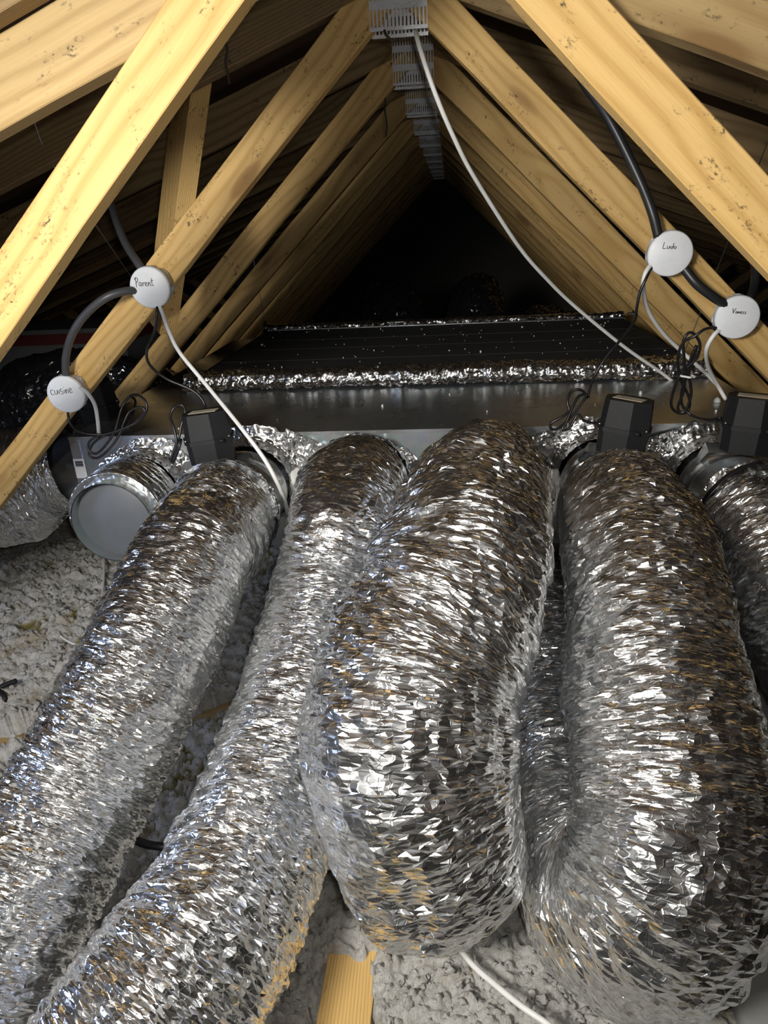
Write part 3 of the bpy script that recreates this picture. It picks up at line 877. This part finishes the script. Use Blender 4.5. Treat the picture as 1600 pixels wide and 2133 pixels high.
# foil folded over the rim
na, nr = 180, 14
th = np.linspace(0, 2 * np.pi, na, endpoint=False); qq = np.linspace(0, 1, nr)
Tq, Q_ = np.meshgrid(th, qq, indexing='ij')
inner = 0.092 + 0.006 * vnoise(np.cos(Tq) * 3, np.sin(Tq) * 3, .2, 5) + 0.002 * vnoise(np.cos(Tq) * 14, np.sin(Tq) * 14, .2, 6)
rr = np.where(Q_ < .6, inner + (0.110 - inner) * (Q_ / .6), 0.110) + 0.0012 * np.abs(vnoise(np.cos(Tq) * 12, np.sin(Tq) * 12, Q_ * 4, 8))
yy = np.where(Q_ < .6, -0.0052, -0.0052 + 0.022 * (Q_ - .6) / .4) - 0.002 * np.abs(vnoise(np.cos(Tq) * 16, np.sin(Tq) * 16, Q_ * 4, 9))
V = np.stack([rr * np.cos(Tq), yy, rr * np.sin(Tq)], -1).reshape(-1, 3)
i, j = np.meshgrid(np.arange(na), np.arange(nr - 1), indexing='ij'); a = i * nr + j; b_ = ((i + 1) % na) * nr + j
uv = np.stack([np.stack([qq[j + dj] * 0.05, (i + di) / na * 0.6], -1) for di, dj in ((0, 0), (0, 1), (1, 1), (1, 0))], 2).reshape(-1, 2)
me = mesh_np('tape_rim', V, np.stack([a, a + 1, b_ + 1, b_], -1).reshape(-1, 4), M['foil_dull'], True, uv)
rim = link(bpy.data.objects.new('tape_rim', me), stub); rim.location = (-0.003, 1.410 - PLY, -0.002)

# tufts of glass wool squeezed out between the ducts
for k, (p, s, lb_) in enumerate([((-0.335, 1.55, 0.45), 0.045, 'white glass wool tuft between the two left ducts at plenum'), ((0.205, 1.53, 0.43), 0.055, 'white glass wool tuft between middle duct and wide right duct')]):
    bm = bmesh.new(); bmesh.ops.create_icosphere(bm, subdivisions=5, radius=1)
    v0 = np.array([v.co for v in bm.verts])
    dd = 1 + 0.45 * vnoise(v0[:, 0] * 1.6, v0[:, 1] * 1.6, v0[:, 2] * 1.6, 60 + k) + 0.18 * vnoise(v0[:, 0] * 5, v0[:, 1] * 5, v0[:, 2] * 5, 70 + k) + 0.07 * vnoise(v0[:, 0] * 14, v0[:, 1] * 14, v0[:, 2] * 14, 80 + k)
    for v, d_ in zip(bm.verts, dd): v.co = Vector((v.co.x * s * 0.8, v.co.y * s * 0.7, v.co.z * s * 1.3)) * float(d_)
    tag(bm_obj('wool_tuft', bm, M['wool'], None, True, loc=p), lb_, 'insulation')


# ------------------------------------------------------------------ damper actuators
def actuator(loc, rz, tilt, label, lab_mat=M['label']):
    e = empty('damper_actuator', loc, label, 'actuator', 'black damper motors on the duct collars')
    e.rotation_euler = (math.radians(tilt[0]), math.radians(tilt[1]), math.radians(rz))
    o1 = [(-0.050, -0.018), (-0.036, -0.044), (0.014, -0.050), (0.050, -0.030), (0.050, 0.022), (0.030, 0.042), (-0.034, 0.042), (-0.050, 0.020)]
    bm_obj('housing_base', prism_bm([(x * .95, y * .95) for x, y in o1], 0.0, 0.046, scale=1.04), M['black_plastic'], e, bevel=0.002)
    fl__ = bm_obj('seam_flange', prism_bm([(x * 1.05, y * 1.05) for x, y in o1], 0.046, 0.055), M['black_plastic'], e, bevel=0.0015)
    bm_obj('housing_cover', prism_bm([(x * 0.99, y * 0.99) for x, y in o1], 0.055, 0.110, scale=0.93), M['black_plastic'], e, bevel=0.0025)
    l_ = bm_obj('rating_label', box_bm(-0.030, 0.030, -0.018, 0.016, 0.1100, 0.1106), lab_mat, e)
    l_.rotation_euler = (0, 0, math.radians(-12))
    for k in range(4):
        ln = bm_obj('print_line', box_bm(-0.022, -0.002 + 0.016 * ((k * 7) % 3) / 2, -0.0008, 0.0008, 0.11065, 0.1108), M['grey_conduit'], l_); ln.location = (0, -0.012 + 0.007 * k, 0)
    for x, y in ((-0.047, -0.030), (0.046, -0.040)):
        sc = bm_obj('screw', lathe_bm([(0, 0.004), (0.0035, 0.003), (0.0035, 0), (0, 0)], 14), M['steel'], e, True); sc.location = (x, y, 0.055)
    br = bmesh.new()
    vs_ = [br.verts.new(p) for p in ((-0.07, -0.045, -0.002), (0.075, -0.045, -0.002), (0.075, 0.04, -0.002), (-0.07, 0.04, -0.002))]
    br.faces.new(vs_)
    v5 = [br.verts.new(p) for p in ((-0.07, -0.045, -0.002), (-0.07, 0.04, -0.002), (-0.082, 0.04, -0.036), (-0.082, -0.01, -0.036))]
    br.faces.new(v5)
    v6 = [br.verts.new(p) for p in ((0.075, -0.045, -0.002), (0.075, 0.04, -0.002), (0.086, 0.04, -0.036), (0.086, -0.01, -0.036))]
    br.faces.new(v6)
    bmesh.ops.solidify(br, geom=br.faces[:], thickness=0.0015)
    bm_obj('bracket', br, M['zinc_bright'], e)
    for x, y, r_ in ((-0.028, 0.03, 0.004), (0.02, -0.047, 0.003)):
        nb_ = bm_obj('cable_boss', lathe_bm([(0, 0.012), (r_, 0.010), (r_ * 1.3, 0), (0, 0)], 16), M['black_plastic'], e, True); nb_.location = (x * 1.75, y, 0.05); nb_.rotation_euler = (0, math.radians(-90), 0)
    return e


actuator((-0.522, 1.455, 0.562), 14, (-4, -4), 'black damper actuator on the collar below the Parent box')
actuator((0.352, 1.455, 0.566), -20, (-4, 5), 'black damper actuator on the collar below the Ludo box')
actuator((0.598, 1.45, 0.566), -14, (-3, 3), 'black damper actuator at the right edge below the Vaness box')
actuator((-0.93, 1.78, 0.570), 35, (4, -6), 'black damper actuator in shadow behind the Cuisine box', M['grey_pvc'])


# ------------------------------------------------------------------ junction boxes
def strokes(parent, polys, sx, ox, oz, y, r=0.0008):
    for pl in polys:
        pts = [(ox + x * sx, y, oz + z * sx) for x, z in pl]
        tube('pen_stroke', pts, r, M['ink'], parent, step=0.0007, n=6, flat=(1, 0.35, 1))


TXT = {
    'Parent': [[(0.10, -0.1), (0.12, 0.5), (0.16, 1.05)], [(-0.02, 0.85), (0.12, 1.12), (0.36, 1.05), (0.42, 0.8), (0.30, 0.58), (0.12, 0.5)],
               [(0.78, 0.45), (0.60, 0.52), (0.48, 0.25), (0.60, 0.02), (0.76, 0.2), (0.80, 0.46), (0.80, 0.1), (0.92, 0.0)],
               [(0.96, 0.48), (1.02, 0.25), (1.0, 0.0), (1.08, 0.38), (1.30, 0.42)], [(1.32, 0.2), (1.55, 0.28), (1.50, 0.46), (1.36, 0.4), (1.34, 0.1), (1.5, -0.02), (1.68, 0.1)],
               [(1.76, 0.45), (1.78, 0.0), (1.84, 0.34), (2.0, 0.42), (2.06, 0.0), (2.18, 0.05)], [(2.32, 0.95), (2.28, 0.3), (2.36, 0.0), (2.52, 0.05)], [(2.12, 0.58), (2.5, 0.66)]],
    'cuisine': [[(0.40, 0.75), (0.15, 0.80), (0.0, 0.5), (0.12, 0.15), (0.42, 0.2)], [(0.58, 0.72), (0.56, 0.3), (0.75, 0.15), (0.92, 0.4), (0.95, 0.75), (0.98, 0.2)],
                [(1.18, 0.65), (1.20, 0.15)], [(1.65, 0.75), (1.42, 0.78), (1.40, 0.5), (1.62, 0.42), (1.66, 0.15), (1.38, 0.12)], [(1.88, 0.65), (1.90, 0.15)], [(1.86, 0.95), (1.88, 1.0)],
                [(2.08, 0.65), (2.10, 0.1), (2.18, 0.55), (2.38, 0.6), (2.42, 0.1)], [(2.58, 0.4), (2.85, 0.48), (2.86, 0.72), (2.64, 0.7), (2.6, 0.3), (2.78, 0.12), (3.0, 0.25)]],
    'Ludo': [[(0.15, 1.1), (0.05, 0.6), (0.0, 0.1), (0.35, 0.08), (0.55, 0.12)], [(0.75, 0.55), (0.72, 0.15), (0.95, 0.05), (1.12, 0.3), (1.15, 0.55), (1.18, 0.1)],
             [(1.62, 0.35), (1.42, 0.4), (1.36, 0.1), (1.55, 0.0), (1.68, 0.3), (1.75, 0.95), (1.72, 0.1)], [(2.0, 0.4), (1.88, 0.2), (2.0, 0.0), (2.2, 0.1), (2.2, 0.35), (2.0, 0.4)]],
    'Vaness': [[(0.0, 1.0), (0.12, 0.5), (0.22, 0.05), (0.40, 0.6), (0.62, 1.05)], [(0.95, 0.38), (0.75, 0.4), (0.68, 0.1), (0.85, 0.0), (1.0, 0.35), (1.0, 0.05)],
               [(1.14, 0.4), (1.16, 0.0), (1.26, 0.35), (1.42, 0.3), (1.46, 0.0)], [(1.6, 0.2), (1.82, 0.25), (1.78, 0.42), (1.62, 0.35), (1.62, 0.05), (1.88, 0.0)],
               [(2.22, 0.4), (2.05, 0.38), (2.05, 0.22), (2.22, 0.15), (2.15, -0.02), (1.98, 0.0)], [(2.62, 0.4), (2.45, 0.38), (2.45, 0.22), (2.62, 0.15), (2.55, -0.02), (2.38, 0.0)]],
}


def junction_box(c, word, label, sx, ox, oz, tilt=(0, 0), spin=0, rot_txt=0):
    e = empty('junction_box', c, label, 'junction box', 'round white junction boxes on the truss webs')
    e.rotation_euler = (math.radians(tilt[0]), math.radians(spin), math.radians(tilt[1]))
    # body axis along y: back at y = 0 on the web, lid towards -y
    body = bm_obj('body', lathe_bm([(0, 0), (0.037, 0), (0.039, 0.004), (0.0395, 0.026), (0, 0.026)], 56), M['grey_pvc'], e, True)
    body.rotation_euler = (math.radians(90), 0, 0)
    lid = bm_obj('lid', lathe_bm([(0.0395, 0.025), (0.0425, 0.026), (0.0425, 0.033), (0.0415, 0.0365), (0.039, 0.038), (0, 0.0384)], 64), M['white_pvc'], e, True)
    lid.rotation_euler = (math.radians(90), 0, 0)
    for k in range(7):
        a = math.radians(-10 + 360 / 7 * k)
        g = bm_obj('grommet', lathe_bm([(0.0115, 0), (0.0115, 0.0022), (0.0095, 0.0022), (0.0095, 0.0012), (0.007, 0.0012), (0.007, 0.0035), (0.0045, 0.0035), (0.0045, 0.002), (0, 0.002)], 28), M['grey_pvc'], body, True)
        g.rotation_euler = Vector((math.cos(a), math.sin(a), 0)).to_track_quat('Z', 'Y').to_euler(); g.location = (0.0385 * math.cos(a), 0.0385 * math.sin(a), 0.0135)
    t = bpy.data.objects.new('handwriting', None); link(t, lid)
    t.rotation_euler = (math.radians(-90), math.radians(0), 0)
    strokes(lid_txt(lid, rot_txt), TXT[word], sx, ox, oz, -0.0388)
    bpy.data.objects.remove(t)
    # faint embossed maker's mark
    cu = bpy.data.curves.new('embossed_mark', 'FONT'); cu.body = 'IP55 Eurohm'; cu.size = 0.0085; cu.extrude = 0.0003; cu.align_x = 'CENTER'
    to = bpy.data.objects.new('embossed_mark', cu); COL.objects.link(to)
    dg = bpy.context.evaluated_depsgraph_get(); me = bpy.data.meshes.new_from_object(to.evaluated_get(dg))
    bpy.data.objects.remove(to); me.materials.clear(); me.materials.append(M['white_pvc'])
    em = link(bpy.data.objects.new('embossed_mark', me), lid); em.location = (0.002, -0.018, 0.0383)
    return e


def lid_txt(lid, rot):
    return lid


def strokes(lid, polys, sx, ox, oz, y, r=0.00062):
    # lid-local frame: x right, y up on the lid, z out of it
    for pl in polys:
        pts = [(ox + x * sx, oz + z * sx, 0.0386) for x, z in pl]
        if len(pts) == 2: pts.insert(1, tuple((np.array(pts[0]) + np.array(pts[1])) / 2))
        tube('pen_stroke', pts, r, M['ink'], lid, step=0.0008, n=6)


WY = 1.54                        # front face of the second truss
bp = {n_: at(x, y, WY - 0.038) for n_, x, y in (('Parent', 310, 598), ('cuisine', 134, 821), ('Ludo', 1400, 527), ('Vaness', 1540, 660))}
for n_ in bp: bp[n_] = (bp[n_][0], WY - 0.001, bp[n_][2])
junction_box(bp['Parent'], 'Parent', 'round white junction box with Parent written on its lid', 0.0155, -0.028, 0.004, (2, 2), spin=0)
junction_box(bp['cuisine'], 'cuisine', 'round white junction box with cuisine written on its lid', 0.0165, -0.031, 0.001, (2, 4), spin=-4)
junction_box(bp['Ludo'], 'Ludo', 'round white junction box with Ludo written on its lid', 0.0110, -0.016, 0.009, (2, -4), spin=2)
junction_box(bp['Vaness'], 'Vaness', 'round white junction box with Vaness written on its lid', 0.0098, -0.013, 0.008, (2, -4), spin=4)


# ------------------------------------------------------------------ cables
def cable(name, rows, r, mat, label, cat='cable', group=None, **kw):
    o_ = tube(name, [at(x, y, Y_) for x, y, Y_ in rows], r, mat, **kw)
    return tag(o_, label, cat, group)


gW, gB, gC, gS = 'white electric cables', 'thin black actuator leads', 'black cable conduits', 'steel suspension wires'
cable('white_cable', [(862, 40, 1.62), (872, 90, 1.56), (905, 190, 1.55), (945, 285, 1.58), (990, 372, 1.64), (1080, 512, 1.78), (1140, 582, 1.86), (1200, 640, 1.93), (1300, 722, 2.0), (1372, 772, 2.03), (1402, 795, 2.04)], 0.0046, M['white_cable'], 'long white cable hanging from the ridge to the plenum', group=gW)
cable('conduit', [(1185, 110, 1.60), (1215, 170, 1.58), (1270, 250, 1.55), (1330, 370, 1.53), (1358, 440, 1.515), (1372, 494, 1.512)], 0.0095, M['black_conduit'], 'thick black conduit dropping into the top of the Ludo box', 'conduit', gC)
cable('conduit', [(1420, 552, 1.515), (1450, 590, 1.50), (1485, 618, 1.50), (1520, 640, 1.515)], 0.0092, M['black_conduit'], 'thick black conduit joining the Ludo and Vaness boxes', 'conduit', gC)
cable('conduit', [(1560, 625, 1.56), (1571, 598, 1.60), (1574, 560, 1.63), (1562, 518, 1.66), (1535, 470, 1.70)], 0.009, M['black_conduit'], 'black conduit rising behind the Vaness box', 'conduit', gC)
cable('conduit', [(222, 380, 1.72), (236, 440, 1.66), (258, 500, 1.58), (285, 545, 1.53), (305, 572, 1.518)], 0.0084, M['grey_conduit'], 'dark conduit coming down into the Parent box', 'conduit', gC)
cable('conduit', [(292, 606, 1.515), (262, 606, 1.49), (220, 620, 1.47), (178, 655, 1.47), (150, 697, 1.48), (137, 745, 1.50), (138, 795, 1.515)], 0.0084, M['grey_conduit'], 'dark arched conduit joining the Parent and Cuisine boxes', 'conduit', gC)
cable('white_cable', [(326, 625, 1.51), (337, 648, 1.505), (352, 690, 1.50), (375, 735, 1.495), (430, 802, 1.47), (500, 888, 1.40), (548, 952, 1.37), (575, 1000, 1.38), (592, 1040, 1.42), (600, 1072, 1.46)], 0.0044, M['white_cable'], 'white cable running from the Parent box down past the left duct', group=gW)
cable('white_cable', [(168, 808, 1.505), (182, 818, 1.49), (197, 842, 1.485), (203, 872, 1.50), (206, 903, 1.53)], 0.0044, M['white_cable'], 'short white cable leaving the Cuisine box', group=gW)
cable('white_cable', [(1362, 545, 1.515), (1345, 568, 1.50), (1340, 600, 1.51), (1350, 645, 1.56), (1380, 692, 1.62), (1420, 732, 1.66), (1468, 775, 1.66), (1500, 808, 1.655), (1508, 822, 1.65)], 0.0044, M['white_cable'], 'white cable from the Ludo box to the plenum', group=gW)
cable('white_cable', [(1505, 684, 1.515), (1488, 697, 1.50), (1472, 728, 1.51), (1476, 765, 1.57), (1495, 802, 1.62), (1512, 832, 1.62)], 0.0044, M['white_cable'], 'white cable from the Vaness box to the plenum', group=gW)
tag(tube('white_cable', [atz(945, 1960, .045), atz(985, 2010, .05), atz(1030, 2050, .053), atz(1085, 2095, .055), atz(1140, 2133, .055), atz(1180, 2170, .055)], 0.0042, M['white_cable']), 'white cable lying on the insulation at bottom centre', 'cable', gW)
tag(tube('white_cable', [atz(30, 1235, .055), atz(60, 1268, .06), atz(110, 1312, .055), atz(150, 1340, .05), atz(200, 1350, .03)], 0.0032, M['white_cable']), 'thin white cable crossing the insulation at far left', 'cable', gW)
tag(tube('white_cable', [atz(214, 1130, .05), atz(217, 1170, .075), atz(215, 1220, .07), atz(209, 1272, .06), atz(200, 1310, .03)], 0.0036, M['white_cable']), 'thin white cable dropping below the grey capped stub', 'cable', gW)
# black leads
cable('black_lead', [(328, 628, 1.51), (327, 655, 1.50), (322, 690, 1.50), (306, 730, 1.495), (312, 760, 1.50), (345, 788, 1.51), (395, 810, 1.515), (418, 828, 1.515), (427, 848, 1.51), (418, 866, 1.49), (395, 875, 1.47), (383, 892, 1.46)], 0.0031, M['black_cable'], 'thin black lead from the Parent box to its actuator', group=gB)
for k, (rows, lb_) in enumerate([
    ([(362, 960, 1.44), (368, 925, 1.44), (362, 890, 1.45), (355, 870, 1.46), (362, 850, 1.47), (378, 843, 1.47), (386, 858, 1.47), (378, 885, 1.46), (372, 915, 1.45), (358, 950, 1.44), (360, 965, 1.44), (374, 930, 1.44), (377, 915, 1.45)], 'bunch of spare black lead beside the actuator under Parent'),
    ([(142, 850, 1.51), (143, 872, 1.50), (155, 893, 1.50), (180, 903, 1.51), (215, 905, 1.52), (255, 893, 1.53), (290, 875, 1.54), (306, 852, 1.545), (300, 832, 1.55), (280, 822, 1.555), (262, 835, 1.55), (250, 860, 1.54), (240, 895, 1.53), (222, 925, 1.52), (200, 945, 1.515), (184, 936, 1.515), (188, 918, 1.52), (215, 905, 1.53), (258, 893, 1.54), (288, 872, 1.55), (302, 855, 1.555), (290, 848, 1.555), (270, 857, 1.55), (258, 880, 1.54), (245, 912, 1.53), (225, 938, 1.52), (203, 954, 1.515), (186, 948, 1.515), (193, 925, 1.52), (222, 905, 1.53), (262, 888, 1.55), (282, 840, 1.60), (272, 824, 1.68)], 'tangled black lead looped below the Cuisine box'),
    ([(1360, 552, 1.51), (1347, 578, 1.495), (1333, 610, 1.495), (1326, 645, 1.50), (1322, 668, 1.52), (1295, 705, 1.56), (1262, 745, 1.58), (1240, 780, 1.58), (1230, 805, 1.57), (1225, 828, 1.56)], 'thin black lead hanging from the Ludo box'),
    ([(1225, 828, 1.56), (1210, 812, 1.55), (1190, 816, 1.55), (1182, 838, 1.54), (1186, 855, 1.535), (1172, 868, 1.53), (1150, 880, 1.53), (1147, 892, 1.53), (1162, 893, 1.53), (1190, 868, 1.54), (1215, 835, 1.55), (1222, 822, 1.555), (1205, 826, 1.55), (1192, 850, 1.54), (1180, 880, 1.53), (1170, 896, 1.525), (1185, 893, 1.525), (1198, 872, 1.53), (1205, 862, 1.53), (1215, 875, 1.52), (1238, 881, 1.50), (1256, 879, 1.475)], 'coiled spare black lead beside the actuator under Ludo'),
    ([(1498, 682, 1.51), (1470, 685, 1.50), (1448, 700, 1.50), (1425, 712, 1.51), (1412, 745, 1.52), (1418, 790, 1.54), (1436, 830, 1.55), (1432, 858, 1.55), (1412, 860, 1.55), (1398, 842, 1.55), (1408, 800, 1.54), (1428, 770, 1.53), (1452, 745, 1.52), (1458, 715, 1.51), (1440, 692, 1.51), (1424, 710, 1.51), (1426, 760, 1.52), (1425, 810, 1.54), (1412, 850, 1.55), (1426, 858, 1.545), (1440, 820, 1.54), (1434, 770, 1.53), (1446, 730, 1.52), (1452, 720, 1.52), (1440, 765, 1.53), (1424, 800, 1.54), (1420, 840, 1.55), (1442, 866, 1.54), (1475, 874, 1.50), (1502, 870, 1.47)], 'long looped black lead tied below the Vaness box'),
]):
    cable('black_lead', rows, 0.0030, M['black_cable'], lb_, group=gB)
tie = strap(None, at(1432, 783, 1.53), (0.1, 0, 1), 0.013, 0.004, M['white_cable'], name='cable_tie'); tag(tie, 'small pale tie around the looped lead below Vaness', 'cable tie')
# stub of black conduit on the insulation
tag(tube('conduit', [atz(276, 1745, .035), atz(300, 1757, .03), atz(345, 1764, .022), atz(400, 1762, .01)], 0.0075, M['black_conduit']), 'cut end of black conduit poking out on the insulation', 'conduit', gC)
tag(tube('plastic_clip', [atz(34, 1418, .06), atz(12, 1426, .055), atz(-4, 1436, .05), atz(8, 1448, .05), atz(9, 1460, .04), atz(-5, 1470, .03)], 0.006, M['black_plastic']), 'small black plastic scrap on insulation at the left edge', 'scrap')

# suspension wires with their hooks on the plenum
for rows, hk, lb_ in [([(58, 215, 1.50), (105, 335, 1.56), (200, 470, 1.66), (275, 580, 1.78), (340, 682, 1.92), (402, 790, 2.05)], (404, 806, 2.055), 'twisted steel wire from the left rafter to the plenum front corner'),
                      ([(1612, 262, 1.50), (1580, 345, 1.58), (1520, 495, 1.72), (1460, 650, 1.90), (1432, 718, 2.0), (1402, 778, 2.06)], (1402, 786, 2.06), 'twisted steel wire from the right rafter to the plenum front corner'),
                      ([(518, 480, 2.96), (537, 590, 2.97), (553, 672, 2.98)], (555, 690, 2.985), 'thin steel wire to the far left corner of the panel'),
                      ([(1300, 470, 2.96), (1312, 560, 2.97), (1319, 632, 2.98)], (1320, 645, 2.985), 'thin steel wire to the far right corner of the panel')]:
    wire = cable('steel_wire', rows, 0.0011, M['steel'], lb_, 'wire', gS, n=6)
    c0 = Vector(at(*hk))
    bm = lathe_bm([(0, 0.045), (0.004, 0.043), (0.005, 0.02), (0.009, 0.018), (0.009, 0.008), (0.005, 0.006), (0.005, -0.012), (0, -0.012)], 12)
    hb = bm_obj('turnbuckle', bm, M['steel'], wire, True, loc=c0)
    bk = bm_obj('hook_plate', box_bm(-0.02, 0.02, -0.012, 0.012, -0.016, -0.012), M['galv'], wire, bevel=0.001, loc=c0)
scr = bm_obj('self_tapping_screw', lathe_bm([(0, 0.012), (0.003, 0.012), (0.0035, 0.010), (0.007, 0.008), (0.009, 0.0), (0, 0)], 16), M['white_cable'], None, True, loc=at(1494, 836, 1.78)); scr.location.z = PZ1 + 0.001
tag(scr, 'pale screw head on the plenum beside the Vaness actuator', 'screw')

# ------------------------------------------------------------------ things in the dark beyond
gK = 'black film wrapped ducts in the dark'
for k, (pts, lb_) in enumerate([
    ([(-0.25, 3.62, 0.10, .15), (-0.25, 3.64, 0.42, .155), (-0.30, 3.90, 0.57, .16), (-0.34, 4.4, 0.35, .15), (-.36, 4.9, .2, .15)], 'black film wrapped duct humped behind the panel, left of centre'),
    ([(0.12, 3.62, 0.10, .13), (0.12, 3.64, 0.46, .135), (0.14, 3.90, 0.60, .14), (0.17, 4.5, 0.36, .14), (.17, 5.0, .2, .14)], 'black film wrapped duct humped behind the panel, right of centre'),
    ([(-0.62, 3.35, 0.36, .11), (-0.66, 3.65, 0.44, .12), (-0.74, 4.0, 0.40, .12), (-0.85, 4.6, 0.2, .12)], 'low black wrapped duct behind the far left corner of the panel'),
    ([(0.42, 3.35, 0.36, .11), (0.46, 3.7, 0.46, .12), (0.56, 4.1, 0.40, .12), (.75, 4.7, .2, .12)], 'low black wrapped duct behind the panel on the right'),
    ([(-1.75, 2.5, 0.40, .13), (-1.45, 2.45, 0.52, .13), (-1.25, 2.5, 0.50, .13), (-1.12, 2.6, 0.44, .12), (-1.08, 2.85, 0.36, .11)], 'black wrapped duct glinting behind the Cuisine box'),
]):
    duct('wrapped_duct', pts, M['black_film'], 130 + 9 * k, lb_, 'duct', gK, na=90, ds=0.009, dent=0.014, crease=1.6)
cr = empty('storage_carton', (-1.95, 3.3, 0.40), 'pale carton with a red band in the dark at far left', 'carton')
bm_obj('carton_body', box_bm(-0.42, 0.42, 0, 0.4, 0, 0.22), M['carton'], cr, bevel=0.03, seg=4)
bm_obj('red_band', box_bm(-0.425, 0.425, -0.004, 0.404, 0.15, 0.20), M['red'], cr, bevel=0.002)
sup = bm_obj('support_plank', box_bm(-2.6, -1.4, 3.2, 3.8, 0.03, 0.395), M['pine_dark']); tag(sup, 'dark timber base under the pale carton', 'base')

# pale sheet lying at the lower right, in the shade of the wide duct
bm = bmesh.new()
n1, n2 = 40, 30
g = [[bm.verts.new((0.36 + 0.75 * i / n1, 0.40 + 0.95 * j / n2, 0.055 + 0.025 * math.sin(i * 0.21) * math.cos(j * 0.15) + 0.02 * (i / n1))) for j in range(n2 + 1)] for i in range(n1 + 1)]
for i in range(n1):
    for j in range(n2): bm.faces.new((g[i][j], g[i + 1][j], g[i + 1][j + 1], g[i][j + 1]))
bmesh.ops.solidify(bm, geom=bm.faces[:], thickness=-0.004)
sh = bm_obj('pale_sheet', bm, M['board_white'], None, True); tag(sh, 'smooth pale grey sheet lying under the right ducts', 'sheet')

# dusty cobwebs hanging from the rafters
for k, (rows, lb_) in enumerate([
    ([(468, 80, 1.5), (474, 105, 1.5), (470, 130, 1.5), (476, 160, 1.5), (478, 176, 1.5)], 'dusty cobweb strand hanging from the left top chord'),
    ([(800, 62, 1.53), (806, 74, 1.53), (818, 86, 1.53), (826, 86, 1.53)], 'dusty cobweb curling below the nearest nail plate'),
    ([(803, 205, 2.13), (802, 230, 2.13), (806, 262, 2.13), (804, 285, 2.13)], 'dusty cobweb hanging from the third truss'),
]):
    w_ = cable('cobweb', rows, 0.0022, M['cobweb'], lb_, 'cobweb', 'cobwebs', n=6)
